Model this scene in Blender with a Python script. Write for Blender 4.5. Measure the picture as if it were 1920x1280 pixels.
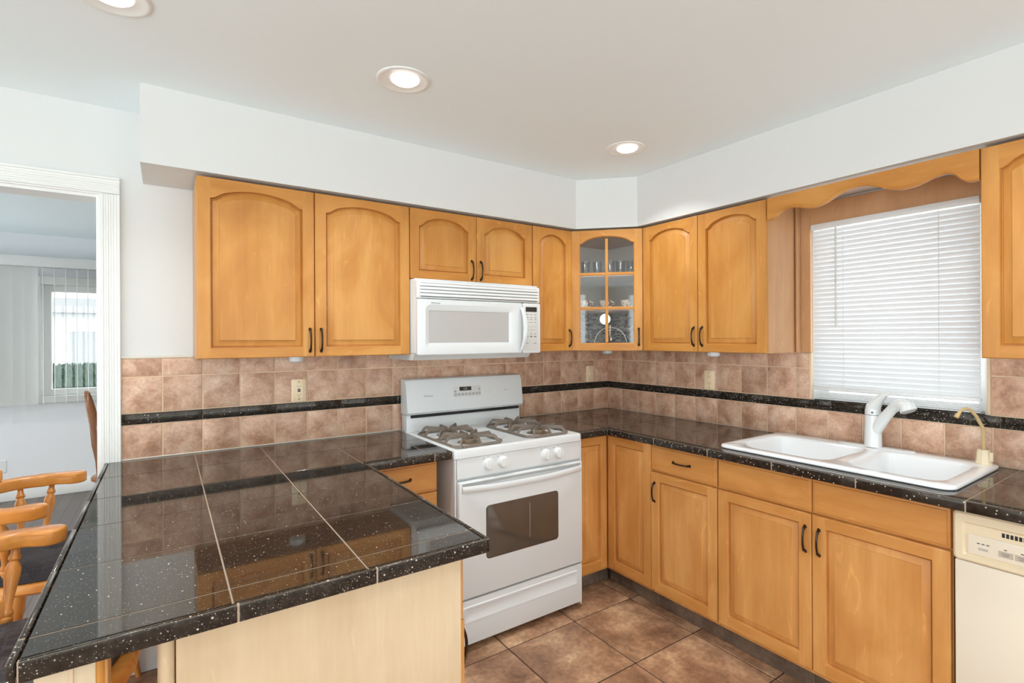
import bpy, bmesh, math, random
from mathutils import Vector, Matrix
random.seed(7)
PI = math.pi
for o in list(bpy.data.objects): bpy.data.objects.remove(o)
SC = bpy.context.scene
COL = SC.collection

# ------------------------------------------------------------------ camera
cd = bpy.data.cameras.new('camera'); cam = bpy.data.objects.new('camera', cd); COL.objects.link(cam)
cd.sensor_width = 36.0; cd.lens = 957.9 / 1920 * 36
cd.shift_x = -3.1 / 1920; cd.shift_y = -5.13 / 1920
cd.clip_start = 0.03; cd.clip_end = 200
YAW = 0.5984
cam.matrix_world = (Matrix.Translation((-2.6993, -2.7282, 1.432)) @ Matrix.Rotation(-YAW, 4, 'Z')
                    @ Matrix.Rotation(PI / 2, 4, 'X') @ Matrix.Rotation(-0.0048, 4, 'Z'))
SC.camera = cam
# ------------------------------------------------------------------ exposure, world
SC.view_settings.view_transform = 'Standard'; SC.view_settings.look = 'None'
SC.view_settings.gamma = 1.0; SC.view_settings.use_curve_mapping = False
SC.view_settings.exposure = -0.92
W = bpy.data.worlds.new('world'); SC.world = W; W.use_nodes = True
bg = W.node_tree.nodes['Background']; bg.inputs[1].default_value = 1.0
def build_world():   # bright overcast sky above, lower half made brighter to lift the ceiling
    t = W.node_tree; N = t.nodes
    g = N.new('ShaderNodeTexCoord'); s = N.new('ShaderNodeSeparateXYZ'); t.links.new(g.outputs['Generated'], s.inputs[0])
    r = N.new('ShaderNodeMapRange'); r.inputs['From Min'].default_value = -.04; r.inputs['From Max'].default_value = .04
    t.links.new(s.outputs['Z'], r.inputs['Value'])
    m = N.new('ShaderNodeMix'); m.data_type = 'RGBA'; m.inputs['A'].default_value = (8.0, 8.7, 9.25, 1); m.inputs['B'].default_value = (6.65, 6.95, 7.3, 1)
    t.links.new(r.outputs['Result'], m.inputs['Factor']); t.links.new(m.outputs['Result'], bg.inputs[0])
build_world()
CAN_POWER = 8.5

# ------------------------------------------------------------------ helpers
def lin(c):
    return tuple(((x / 255) / 12.92 if x / 255 <= .04045 else ((x / 255 + .055) / 1.055) ** 2.4) for x in c)
def setp(o, label=None, cat=None, group=None, kind=None):
    if label: o['label'] = label
    if cat: o['category'] = cat
    if group: o['group'] = group
    if kind: o['kind'] = kind
    return o
WL = {}
def wloc(o):
    return WL.get(o.name, Vector((0, 0, 0)))
def thing(name, loc, label, cat, group=None, rz=0):
    o = bpy.data.objects.new(name, None); COL.objects.link(o); o.empty_display_size = .1
    o.location = loc; o.rotation_euler = (0, 0, rz)
    WL[o.name] = Vector(loc) if not rz else Vector((0, 0, 0))
    return setp(o, label, cat, group)
def obj(name, b, mats, parent=None, label=None, smooth=35, local=False, origin=None, recalc=False):
    """bmesh given in world coordinates becomes ONE mesh object below parent."""
    if recalc: bmesh.ops.recalc_face_normals(b, faces=b.faces[:])
    me = bpy.data.meshes.new(name)
    pw = wloc(parent) if parent is not None else Vector((0, 0, 0))
    org = pw if origin is None else Vector(origin)
    if not local:
        for v in b.verts: v.co -= org
    for f in b.faces: f.smooth = True
    b.to_mesh(me); b.free()
    me.set_sharp_from_angle(angle=math.radians(smooth))
    if not isinstance(mats, (list, tuple)): mats = [mats]
    for m in mats: me.materials.append(m)
    o = bpy.data.objects.new(name, me); COL.objects.link(o)
    if parent is not None: o.parent = parent
    if not local:
        o.location = org - pw; WL[o.name] = org
    else: WL[o.name] = Vector((0, 0, 0))
    if label: o['label'] = label
    return o
def BM(): return bmesh.new()
class Frame:
    def __init__(s, O, U, N): s.O = Vector(O); s.U = Vector(U).normalized(); s.N = Vector(N).normalized(); s.V = Vector((0, 0, 1))
    def p(s, u, v, n): return s.O + s.U * u + s.V * v + s.N * n
WORLD = None
def box(b, x0, x1, y0, y1, z0, z1, bev=0, seg=2, mat=0, F=None):
    """axis box; with a Frame the three ranges are u, v, n."""
    if F is None: P = lambda x, y, z: Vector((x, y, z))
    else: P = lambda x, y, z: F.p(x, y, z)
    vs = [b.verts.new(P(x, y, z)) for z in (z0, z1) for y in (y0, y1) for x in (x0, x1)]
    idx = [(0, 2, 3, 1), (4, 5, 7, 6), (0, 1, 5, 4), (2, 6, 7, 3), (0, 4, 6, 2), (1, 3, 7, 5)]
    fs = []
    for q in idx:
        f = b.faces.new([vs[i] for i in q]); f.material_index = mat; fs.append(f)
    # orientation
    n = fs[0].normal; fs[0].normal_update(); c = sum((v.co for v in vs), Vector()) / 8
    if (fs[0].calc_center_median() - c).dot(fs[0].normal) < 0:
        for f in fs: f.normal_flip()
    if bev > 0:
        es = list({e for f in fs for e in f.edges})
        r = bmesh.ops.bevel(b, geom=es, offset=bev, segments=seg, profile=.5, affect='EDGES', clamp_overlap=True)
        for f in r['faces']: f.material_index = mat
def prism(b, pts, a0, a1, P, mat=0, bev=0, seg=2):
    """polygon pts (2d) swept from a0 to a1; P(p, q, a) -> Vector"""
    lo = [b.verts.new(P(x, y, a0)) for x, y in pts]; hi = [b.verts.new(P(x, y, a1)) for x, y in pts]
    n = len(pts); fs = [b.faces.new(lo[::-1]), b.faces.new(hi)]
    for i in range(n): fs.append(b.faces.new((lo[i], lo[(i + 1) % n], hi[(i + 1) % n], hi[i])))
    for f in fs: f.material_index = mat
    bmesh.ops.recalc_face_normals(b, faces=fs)
    if bev:
        es = list({e for f in fs[:2] for e in f.edges})
        bmesh.ops.bevel(b, geom=es, offset=bev, segments=seg, profile=.5, affect='EDGES', clamp_overlap=True)
def tube(b, pts, r, seg=10, caps=True, mat=0, flat=1.0, up=None):
    pts = [Vector(p) for p in pts]; n = len(pts)
    rs = r if isinstance(r, (list, tuple)) else [r] * n
    rings = []; prev = None
    for i, p in enumerate(pts):
        t = (pts[min(i + 1, n - 1)] - pts[max(i - 1, 0)]).normalized()
        if prev is None:
            a = Vector(up) if up is not None else (Vector((0, 0, 1)) if abs(t.z) < .9 else Vector((1, 0, 0)))
        else: a = prev
        x = (a - t * a.dot(t)).normalized(); y = t.cross(x); prev = x
        rings.append([b.verts.new(p + x * math.cos(2 * PI * k / seg) * rs[i] + y * math.sin(2 * PI * k / seg) * rs[i] * flat) for k in range(seg)])
    for i in range(n - 1):
        for k in range(seg):
            f = b.faces.new((rings[i][k], rings[i][(k + 1) % seg], rings[i + 1][(k + 1) % seg], rings[i + 1][k])); f.material_index = mat
    if caps:
        f = b.faces.new(rings[0][::-1]); f.material_index = mat
        f = b.faces.new(rings[-1]); f.material_index = mat
def lathe(b, prof, c, axis=(0, 0, 1), seg=24, mat=0, sx=1.0):
    """prof: list of (radius, height along axis) from c"""
    c = Vector(c); ax = Vector(axis).normalized()
    a = Vector((1, 0, 0)) if abs(ax.x) < .9 else Vector((0, 1, 0))
    X = (a - ax * a.dot(ax)).normalized(); Y = ax.cross(X); rings = []
    for r, h in prof:
        if r < 1e-5: rings.append([b.verts.new(c + ax * h)])
        else: rings.append([b.verts.new(c + ax * h + X * math.cos(2 * PI * k / seg) * r * sx + Y * math.sin(2 * PI * k / seg) * r) for k in range(seg)])
    fs = []
    for A, B_ in zip(rings, rings[1:]):
        for k in range(seg):
            k2 = (k + 1) % seg
            if len(A) == 1 and len(B_) == 1: continue
            if len(A) == 1: f = b.faces.new((A[0], B_[k2], B_[k]))
            elif len(B_) == 1: f = b.faces.new((A[k], A[k2], B_[0]))
            else: f = b.faces.new((A[k], A[k2], B_[k2], B_[k]))
            f.material_index = mat; fs.append(f)
    return fs
def rrect(x0, x1, y0, y1, r, seg=5):
    """rounded rectangle, ccw; r single or four radii (x1y0, x1y1, x0y1, x0y0)"""
    if not isinstance(r, (list, tuple)): r = [r] * 4
    out = []
    for (cx, cy, a, q) in ((x1 - r[0], y0 + r[0], -PI / 2, r[0]), (x1 - r[1], y1 - r[1], 0, r[1]), (x0 + r[2], y1 - r[2], PI / 2, r[2]), (x0 + r[3], y0 + r[3], PI, r[3])):
        for k in range(seg + 1):
            t = a + PI / 2 * k / seg; out.append((cx + q * math.cos(t), cy + q * math.sin(t)))
    return out
def loops(b, LL, cap0=False, cap1=True, mat=0):
    """bridge successive vertex loops of equal length; LL list of lists of Vectors"""
    R = [[b.verts.new(p) for p in L] for L in LL]; fs = []
    n = len(R[0])
    for A, B_ in zip(R, R[1:]):
        for i in range(n):
            fs.append(b.faces.new((A[i], A[(i + 1) % n], B_[(i + 1) % n], B_[i])))
    if cap0: fs.append(b.faces.new(R[0][::-1]))
    if cap1: fs.append(b.faces.new(R[-1]))
    for f in fs: f.material_index = mat
    return fs, R
def inset(pts, d):
    n = len(pts); out = []
    for i in range(n):
        p0 = Vector(pts[i - 1]); p1 = Vector(pts[i]); p2 = Vector(pts[(i + 1) % n])
        a = (p1 - p0).normalized(); c = (p2 - p1).normalized()
        n1 = Vector((-a.y, a.x)); n2 = Vector((-c.y, c.x)); m = (n1 + n2)
        if m.length < 1e-6: m = n1
        m.normalize(); k = max(.35, m.dot(n1)); q = p1 + m * (d / k); out.append((q.x, q.y))
    return out
def text(name, s, size, loc, rot, mat, parent, align='CENTER', shear=0, ext=0.0003):
    cu = bpy.data.curves.new(name, 'FONT'); cu.body = s; cu.size = size; cu.align_x = align; cu.align_y = 'CENTER'
    cu.extrude = ext; cu.shear = shear
    t = bpy.data.objects.new('tmp_text', cu); COL.objects.link(t)
    bpy.context.view_layer.update()
    me = bpy.data.meshes.new_from_object(t.evaluated_get(bpy.context.evaluated_depsgraph_get()))
    bpy.data.objects.remove(t); me.transform(Matrix.Translation(Vector(loc)) @ rot)
    pw = wloc(parent); me.transform(Matrix.Translation(-pw)); me.materials.clear(); me.materials.append(mat)
    o = bpy.data.objects.new(name, me); COL.objects.link(o); o.parent = parent; WL[o.name] = pw
    return o
ROT_BACK = Matrix.Rotation(PI / 2, 4, 'X')                                   # text read facing -y
ROT_RIGHT = Matrix.Rotation(-PI / 2, 4, 'Z') @ Matrix.Rotation(PI / 2, 4, 'X')   # text read facing -x

# ------------------------------------------------------------------ materials
def newmat(name):
    m = bpy.data.materials.new(name); m.use_nodes = True
    return m, m.node_tree, m.node_tree.nodes['Principled BSDF']
def plain(name, rgb, rough=.5, metal=0, spec=None, bump=0, bscale=200, coat=0, var=0):
    m, t, p = newmat(name); c = lin(rgb) + (1,)
    p.inputs['Base Color'].default_value = c; p.inputs['Roughness'].default_value = rough; p.inputs['Metallic'].default_value = metal
    if spec is not None: p.inputs['Specular IOR Level'].default_value = spec
    if coat: p.inputs['Coat Weight'].default_value = coat; p.inputs['Coat Roughness'].default_value = .05
    tc = t.nodes.new('ShaderNodeTexCoord')
    n = t.nodes.new('ShaderNodeTexNoise'); n.inputs['Scale'].default_value = bscale; n.inputs['Detail'].default_value = 3
    t.links.new(tc.outputs['Object'], n.inputs['Vector'])
    if bump:
        bp = t.nodes.new('ShaderNodeBump'); bp.inputs['Strength'].default_value = bump; bp.inputs['Distance'].default_value = .002
        t.links.new(n.outputs['Fac'], bp.inputs['Height']); t.links.new(bp.outputs['Normal'], p.inputs['Normal'])
    if var:
        n2 = t.nodes.new('ShaderNodeTexNoise'); n2.inputs['Scale'].default_value = 6; t.links.new(tc.outputs['Object'], n2.inputs['Vector'])
        mx = t.nodes.new('ShaderNodeMix'); mx.data_type = 'RGBA'
        mx.inputs['A'].default_value = c; mx.inputs['B'].default_value = tuple(x * (1 - var) for x in c[:3]) + (1,)
        t.links.new(n2.outputs['Fac'], mx.inputs['Factor']); t.links.new(mx.outputs['Result'], p.inputs['Base Color'])
    return m
def ramp(t, src, stops):
    r = t.nodes.new('ShaderNodeValToRGB'); els = r.color_ramp.elements
    while len(els) < len(stops): els.new(.5)
    for e, (pos, c) in zip(els, stops): e.position = pos; e.color = tuple(c) + ((1,) if len(c) == 3 else ())
    t.links.new(src, r.inputs['Fac']); return r.outputs['Color']
def wood(name, c1, c2, c3, axis='z', rough=.42, streak=14, seed=0.0, spec=.4, fig=.45):
    m, t, p = newmat(name); L = t.links
    tc = t.nodes.new('ShaderNodeTexCoord'); mp = t.nodes.new('ShaderNodeMapping')
    k = {'z': (1, 1, .09), 'x': (.09, 1, 1), 'y': (1, .09, 1), 'h': (.12, .12, 1)}[axis]
    mp.inputs['Scale'].default_value = k; mp.inputs['Location'].default_value = (seed, seed * 1.7, seed * .6)
    L.new(tc.outputs['Object'], mp.inputs['Vector'])
    n1 = t.nodes.new('ShaderNodeTexNoise'); n1.inputs['Scale'].default_value = streak; n1.inputs['Detail'].default_value = 5; n1.inputs['Distortion'].default_value = .6
    L.new(mp.outputs[0], n1.inputs['Vector'])
    mp2 = t.nodes.new('ShaderNodeMapping'); mp2.inputs['Scale'].default_value = tuple(.45 if x < .5 else 1 for x in k); mp2.inputs['Location'].default_value = (seed * 2 + 3, seed, 1)
    L.new(tc.outputs['Object'], mp2.inputs['Vector'])
    n2 = t.nodes.new('ShaderNodeTexNoise'); n2.inputs['Scale'].default_value = 5.5; n2.inputs['Detail'].default_value = 4; n2.inputs['Distortion'].default_value = 1.2
    L.new(mp2.outputs[0], n2.inputs['Vector'])
    n3 = t.nodes.new('ShaderNodeTexNoise'); n3.inputs['Scale'].default_value = 90; n3.inputs['Detail'].default_value = 3
    L.new(mp.outputs[0], n3.inputs['Vector'])
    a = ramp(t, n1.outputs['Fac'], [(.3, lin(c1)), (.55, lin(c2)), (.8, lin(c3))])
    bcol = ramp(t, n2.outputs['Fac'], [(.35, lin(c1)), (.5, lin(c2)), (.68, lin(c3))])
    mx = t.nodes.new('ShaderNodeMix'); mx.data_type = 'RGBA'; mx.inputs['Factor'].default_value = fig
    L.new(a, mx.inputs['A']); L.new(bcol, mx.inputs['B'])
    mr = t.nodes.new('ShaderNodeMapRange'); mr.inputs['To Min'].default_value = .93; mr.inputs['To Max'].default_value = 1.07
    L.new(n3.outputs['Fac'], mr.inputs['Value'])
    mm = t.nodes.new('ShaderNodeMix'); mm.data_type = 'RGBA'; mm.blend_type = 'MULTIPLY'; mm.inputs['Factor'].default_value = 1
    L.new(mx.outputs['Result'], mm.inputs['A']); L.new(mr.outputs['Result'], mm.inputs['B'])
    mp4 = t.nodes.new('ShaderNodeMapping'); mp4.inputs['Scale'].default_value = tuple(.28 if x < .5 else 1 for x in k); mp4.inputs['Location'].default_value = (seed + 7, seed * 3, 2)
    L.new(tc.outputs['Object'], mp4.inputs['Vector'])
    n4 = t.nodes.new('ShaderNodeTexNoise'); n4.inputs['Scale'].default_value = 24; n4.inputs['Detail'].default_value = 3; n4.inputs['Distortion'].default_value = 1.6
    L.new(mp4.outputs[0], n4.inputs['Vector'])
    mr4 = t.nodes.new('ShaderNodeMapRange'); mr4.interpolation_type = 'SMOOTHSTEP'; mr4.inputs['From Min'].default_value = .62; mr4.inputs['From Max'].default_value = .80; mr4.inputs['To Min'].default_value = 0; mr4.inputs['To Max'].default_value = .42
    L.new(n4.outputs['Fac'], mr4.inputs['Value'])
    m4 = t.nodes.new('ShaderNodeMix'); m4.data_type = 'RGBA'; L.new(mr4.outputs['Result'], m4.inputs['Factor']); L.new(mm.outputs['Result'], m4.inputs['A'])
    m4.inputs['B'].default_value = tuple(min(1, q * 1.25) for q in lin(c3)) + (1,)
    L.new(m4.outputs['Result'], p.inputs['Base Color'])
    p.inputs['Roughness'].default_value = rough; p.inputs['Specular IOR Level'].default_value = spec
    return m
M = {}
HONEY = ((184, 120, 52), (201, 139, 66), (217, 160, 88))
M['wv'] = wood('honey_maple_vertical', *HONEY, axis='z')
M['wh'] = wood('honey_maple_horizontal', (186, 121, 50), (202, 138, 63), (216, 157, 84), axis='h', seed=4)
M['wv2'] = wood('honey_maple_base', (196, 131, 66), (211, 149, 81), (228, 170, 104), axis='z', seed=9)
M['wh2'] = wood('honey_maple_base_horizontal', (194, 128, 62), (208, 145, 76), (223, 164, 97), axis='h', seed=11)
M['wside'] = wood('maple_side', (190, 142, 98), (200, 152, 108), (208, 162, 120), axis='z', seed=2, rough=.45)
M['pale'] = wood('pale_maple_panel', (206, 178, 142), (214, 189, 154), (222, 199, 166), axis='z', seed=5, rough=.4, streak=22)
M['oak'] = wood('golden_oak', (172, 98, 36), (208, 136, 60), (232, 168, 92), axis='x', seed=6, rough=.22, streak=20)
M['oakv'] = wood('golden_oak_turned', (184, 112, 50), (210, 142, 70), (226, 166, 96), axis='z', seed=3, rough=.22, streak=20)
M['chairw'] = wood('brown_chair_wood', (110, 66, 34), (132, 84, 46), (150, 98, 58), axis='z', seed=1, rough=.25)
M['wall'] = plain('white_wall_paint', (223, 223, 220), .6, bump=.05, bscale=300)
M['ceil'] = plain('ceiling_paint', (242, 251, 253), .75, bump=.05, bscale=200)
M['trimw'] = plain('white_trim_paint', (238, 238, 234), .35)
M['dwall'] = plain('dining_wall_paint', (232, 233, 235), .6)
M['white'] = plain('white_enamel', (222, 225, 225), .28, coat=.12)
M['whitep'] = plain('white_plastic', (228, 229, 228), .32)
M['greyp'] = plain('light_grey_keypad', (214, 214, 210), .4)
M['mwglass'] = plain('pale_grey_microwave_window', (186, 184, 181), .12, bump=.02, bscale=900)
M['ovglass'] = plain('smoked_oven_glass', (84, 73, 64), .08, coat=.5)
M['dark'] = plain('dark_slot', (28, 26, 25), .6)
M['lcd'] = plain('dark_display', (46, 48, 46), .2)
M['ink'] = plain('grey_print', (120, 120, 118), .6)
M['inkl'] = plain('light_grey_print', (170, 170, 168), .6)
M['lcdtxt'] = plain('display_digits', (190, 200, 196), .5)
M['almond'] = plain('almond_plastic', (232, 214, 182), .28)
M['almondd'] = plain('almond_panel', (236, 224, 204), .25)
M['dwbody'] = plain('bisque_enamel', (238, 227, 208), .18, coat=.3)
M['dwbtn'] = plain('taupe_button', (190, 178, 160), .4)
M['ivory'] = plain('ivory_wallplate', (250, 226, 188), .3)
M['bronze'] = plain('dark_bronze_metal', (70, 56, 46), .25, metal=.85)
M['iron'] = plain('grey_brown_cast_iron', (122, 110, 98), .55, bump=.2, bscale=400)
M['burner'] = plain('burner_cap_metal', (150, 132, 112), .4, metal=.4)
M['porc'] = plain('white_sink_porcelain', (240, 242, 243), .12, coat=.5)
M['faucet'] = plain('white_faucet_enamel', (226, 228, 227), .14, coat=.5)
M['aged'] = plain('yellowed_plastic_tube', (206, 176, 124), .35)
M['blind'] = None
M['seal'] = plain('clear_caulk', (222, 212, 196), .4)
M['gold'] = plain('chrome', (210, 210, 208), .15, metal=1)
M['china'] = plain('white_china', (235, 230, 224), .15)

def glassmat(name, tint=(1, 1, 1), f=.5, ior=.12):
    m, t, p = newmat(name); N = t.nodes; N.remove(p); out = N['Material Output']
    tr = N.new('ShaderNodeBsdfTransparent'); tr.inputs[0].default_value = tuple(tint) + (1,)
    gl = N.new('ShaderNodeBsdfGlossy'); gl.inputs['Roughness'].default_value = .02
    fr = N.new('ShaderNodeLayerWeight'); fr.inputs[0].default_value = .5
    pw = N.new('ShaderNodeMath'); pw.operation = 'POWER'; pw.inputs[1].default_value = 4; t.links.new(fr.outputs['Facing'], pw.inputs[0])
    ml = N.new('ShaderNodeMath'); ml.operation = 'MULTIPLY_ADD'; ml.inputs[1].default_value = .75; ml.inputs[2].default_value = ior * .35; t.links.new(pw.outputs[0], ml.inputs[0])
    mx = N.new('ShaderNodeMixShader'); t.links.new(ml.outputs[0], mx.inputs[0]); t.links.new(tr.outputs[0], mx.inputs[1]); t.links.new(gl.outputs[0], mx.inputs[2])
    t.links.new(mx.outputs[0], out.inputs[0]); return m
M['glass'] = glassmat('window_glass', (.97, .985, .98))
M['cabglass'] = glassmat('cabinet_glass', (.98, .98, .98), ior=.22)
M['tumbler'] = glassmat('drinking_glass', (.97, .98, .98), ior=.16)

def translucent(name, rgb, tf=.35, rough=.5):
    m, t, p = newmat(name); N = t.nodes; p.inputs['Base Color'].default_value = lin(rgb) + (1,); p.inputs['Roughness'].default_value = rough
    tr = N.new('ShaderNodeBsdfTranslucent'); tr.inputs[0].default_value = lin(rgb) + (1,)
    mx = N.new('ShaderNodeMixShader'); mx.inputs[0].default_value = tf
    t.links.new(p.outputs[0], mx.inputs[1]); t.links.new(tr.outputs[0], mx.inputs[2]); t.links.new(mx.outputs[0], N['Material Output'].inputs[0])
    return m
M['blind'] = translucent('white_blind_slats', (230, 231, 232), .05)
M['vane'] = translucent('grey_fabric_vanes', (226, 226, 222), .22, .8)

def emis(name, rgb, s):
    m, t, p = newmat(name); p.inputs['Emission Color'].default_value = tuple(rgb) + (1,); p.inputs['Emission Strength'].default_value = s; p.inputs['Base Color'].default_value = (.9, .9, .88, 1)
    return m
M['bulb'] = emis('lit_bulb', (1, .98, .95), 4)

def granite(name, gloss=.045, ior=1.75, d=0.0):
    m, t, p = newmat(name); N = t.nodes; L = t.links
    tc = N.new('ShaderNodeTexCoord'); geo = N.new('ShaderNodeNewGeometry')
    n0 = N.new('ShaderNodeTexNoise'); n0.inputs['Scale'].default_value = 55; n0.inputs['Detail'].default_value = 6; L.new(tc.outputs['Object'], n0.inputs['Vector'])
    base = ramp(t, n0.outputs['Fac'], [(.35, (.014, .011, .009)), (.6, (.028, .022, .018)), (.8, (.06, .05, .042))])
    cur = base
    for sc, thr, dens, col in ((90, .15, .90, (.62, .58, .5)), (190, .2, .90, (.42, .39, .34)), (320, .26, .80, (.16, .14, .12))):
        v = N.new('ShaderNodeTexVoronoi'); v.inputs['Scale'].default_value = sc; L.new(tc.outputs['Object'], v.inputs['Vector'])
        lt = N.new('ShaderNodeMath'); lt.operation = 'LESS_THAN'; lt.inputs[1].default_value = thr + d * .35; L.new(v.outputs['Distance'], lt.inputs[0])
        sp = N.new('ShaderNodeSeparateColor'); L.new(v.outputs['Color'], sp.inputs[0])
        gt = N.new('ShaderNodeMath'); gt.operation = 'GREATER_THAN'; gt.inputs[1].default_value = dens - d; L.new(sp.outputs[0], gt.inputs[0])
        mu = N.new('ShaderNodeMath'); mu.operation = 'MULTIPLY'; L.new(lt.outputs[0], mu.inputs[0]); L.new(gt.outputs[0], mu.inputs[1])
        mx = N.new('ShaderNodeMix'); mx.data_type = 'RGBA'; L.new(mu.outputs[0], mx.inputs['Factor']); L.new(cur, mx.inputs['A']); mx.inputs['B'].default_value = col + (1,)
        cur = mx.outputs['Result']
    L.new(cur, p.inputs['Base Color']); p.inputs['Roughness'].default_value = gloss; p.inputs['IOR'].default_value = ior; p.inputs['Specular Tint'].default_value = (1, .88, .74, 1)
    return m
M['granite'] = granite('black_speckled_granite')
M['granite_stripe'] = granite('black_speckled_granite_stripe', .10, 1.38, .05)
M['granite_edge'] = granite('black_speckled_granite_edge', .16, 1.45, .10)

def tilemat(name, c1, c2, c3, sc=14, rough=.4, isl=.12, bump=.5, fine=(.84, 1.1)):
    m, t, p = newmat(name); N = t.nodes; L = t.links
    tc = N.new('ShaderNodeTexCoord'); geo = N.new('ShaderNodeNewGeometry')
    off = N.new('ShaderNodeVectorMath'); off.operation = 'MULTIPLY_ADD'; L.new(geo.outputs['Random Per Island'], off.inputs[0]); off.inputs[1].default_value = (9, 7, 5); L.new(tc.outputs['Object'], off.inputs[2])
    n = N.new('ShaderNodeTexNoise'); n.inputs['Scale'].default_value = sc; n.inputs['Detail'].default_value = 8; n.inputs['Roughness'].default_value = .62; n.inputs['Distortion'].default_value = .25
    L.new(off.outputs[0], n.inputs['Vector'])
    c = ramp(t, n.outputs['Fac'], [(.33, lin(c1)), (.5, lin(c2)), (.68, lin(c3))])
    mr = N.new('ShaderNodeMapRange'); mr.inputs['To Min'].default_value = 1 - isl; mr.inputs['To Max'].default_value = 1 + isl; L.new(geo.outputs['Random Per Island'], mr.inputs['Value'])
    mm = N.new('ShaderNodeMix'); mm.data_type = 'RGBA'; mm.blend_type = 'MULTIPLY'; mm.inputs['Factor'].default_value = 1; L.new(c, mm.inputs['A']); L.new(mr.outputs['Result'], mm.inputs['B'])
    n2 = N.new('ShaderNodeTexNoise'); n2.inputs['Scale'].default_value = sc * 9; n2.inputs['Detail'].default_value = 5; L.new(off.outputs[0], n2.inputs['Vector'])
    mr2 = N.new('ShaderNodeMapRange'); mr2.inputs['From Min'].default_value = .3; mr2.inputs['From Max'].default_value = .7; mr2.inputs['To Min'].default_value = fine[0]; mr2.inputs['To Max'].default_value = fine[1]; L.new(n2.outputs['Fac'], mr2.inputs['Value'])
    m3 = N.new('ShaderNodeMix'); m3.data_type = 'RGBA'; m3.blend_type = 'MULTIPLY'; m3.inputs['Factor'].default_value = 1; L.new(mm.outputs['Result'], m3.inputs['A']); L.new(mr2.outputs['Result'], m3.inputs['B'])
    L.new(m3.outputs['Result'], p.inputs['Base Color']); p.inputs['Roughness'].default_value = rough
    bp = N.new('ShaderNodeBump'); bp.inputs['Strength'].default_value = bump; bp.inputs['Distance'].default_value = .004
    ad = N.new('ShaderNodeMath'); ad.operation = 'ADD'; L.new(n.outputs['Fac'], ad.inputs[0])
    ml = N.new('ShaderNodeMath'); ml.operation = 'MULTIPLY'; ml.inputs[1].default_value = .35; L.new(n2.outputs['Fac'], ml.inputs[0]); L.new(ml.outputs[0], ad.inputs[1])
    L.new(ad.outputs[0], bp.inputs['Height']); L.new(bp.outputs['Normal'], p.inputs['Normal'])
    return m
M['tile'] = tilemat('terracotta_wall_tile', (176, 132, 104), (210, 168, 140), (232, 200, 174), 11)
M['grout'] = plain('tan_grout', (232, 204, 172), .8)
M['cgrout'] = plain('counter_grout', (170, 148, 126), .7)
M['ftile'] = tilemat('slate_floor_tile', (120, 86, 64), (168, 128, 98), (208, 170, 134), 5, rough=.38, isl=.08, bump=1.0, fine=(.72, 1.14))
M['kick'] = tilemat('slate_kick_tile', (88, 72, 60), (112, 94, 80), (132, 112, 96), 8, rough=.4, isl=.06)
M['fgrout'] = plain('dark_floor_grout', (66, 46, 34), .8)
def plankmat():
    m, t, p = newmat('dark_plank_floor'); N = t.nodes; L = t.links
    tc = N.new('ShaderNodeTexCoord'); mp = N.new('ShaderNodeMapping'); mp.inputs['Rotation'].default_value = (0, 0, PI / 2)
    L.new(tc.outputs['Object'], mp.inputs['Vector'])
    br = N.new('ShaderNodeTexBrick'); br.offset = .37; br.inputs['Scale'].default_value = 1; br.inputs['Brick Width'].default_value = .9; br.inputs['Row Height'].default_value = .083
    br.inputs['Mortar Size'].default_value = .0022; br.inputs['Color1'].default_value = lin((96, 84, 78)) + (1,); br.inputs['Color2'].default_value = lin((84, 73, 68)) + (1,); br.inputs['Mortar'].default_value = lin((30, 26, 25)) + (1,)
    L.new(mp.outputs[0], br.inputs['Vector']); L.new(br.outputs['Color'], p.inputs['Base Color']); p.inputs['Roughness'].default_value = .35
    return m
M['plank'] = plankmat()
def cushmat(name, croc=True):
    m, t, p = newmat(name); N = t.nodes; L = t.links; tc = N.new('ShaderNodeTexCoord')
    v = N.new('ShaderNodeTexVoronoi'); v.feature = 'DISTANCE_TO_EDGE'; v.inputs['Scale'].default_value = 34 if croc else 90; v.inputs['Randomness'].default_value = .35; L.new(tc.outputs['Object'], v.inputs['Vector'])
    c = ramp(t, v.outputs['Distance'], [(.02, lin((70, 62, 64)) if croc else lin((52, 46, 50))), (.09, lin((40, 34, 38)))])
    L.new(c, p.inputs['Base Color']); p.inputs['Roughness'].default_value = .55 if croc else .8
    bp = N.new('ShaderNodeBump'); bp.inputs['Strength'].default_value = .5; bp.inputs['Distance'].default_value = .003; L.new(v.outputs['Distance'], bp.inputs['Height']); L.new(bp.outputs['Normal'], p.inputs['Normal'])
    return m
M['croc'] = cushmat('patterned_black_cushion'); M['cush'] = cushmat('plain_black_cushion', False)
def foilmat():
    m, t, p = newmat('crinkled_silver_lining'); N = t.nodes; L = t.links; tc = N.new('ShaderNodeTexCoord')
    mp = N.new('ShaderNodeMapping'); mp.inputs['Scale'].default_value = (1, 1, 3.2); L.new(tc.outputs['Object'], mp.inputs['Vector'])
    n = N.new('ShaderNodeTexNoise'); n.inputs['Scale'].default_value = 15; n.inputs['Detail'].default_value = 4; n.inputs['Distortion'].default_value = 1.5; L.new(mp.outputs[0], n.inputs['Vector'])
    c = ramp(t, n.outputs['Fac'], [(.38, (.03, .028, .027)), (.49, (.35, .34, .32)), (.58, (.88, .87, .85))])
    L.new(c, p.inputs['Base Color']); p.inputs['Roughness'].default_value = .45; p.inputs['Metallic'].default_value = 0
    bp = N.new('ShaderNodeBump'); bp.inputs['Strength'].default_value = 1; bp.inputs['Distance'].default_value = .01; L.new(n.outputs['Fac'], bp.inputs['Height']); L.new(bp.outputs['Normal'], p.inputs['Normal'])
    return m
M['foil'] = foilmat()
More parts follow.
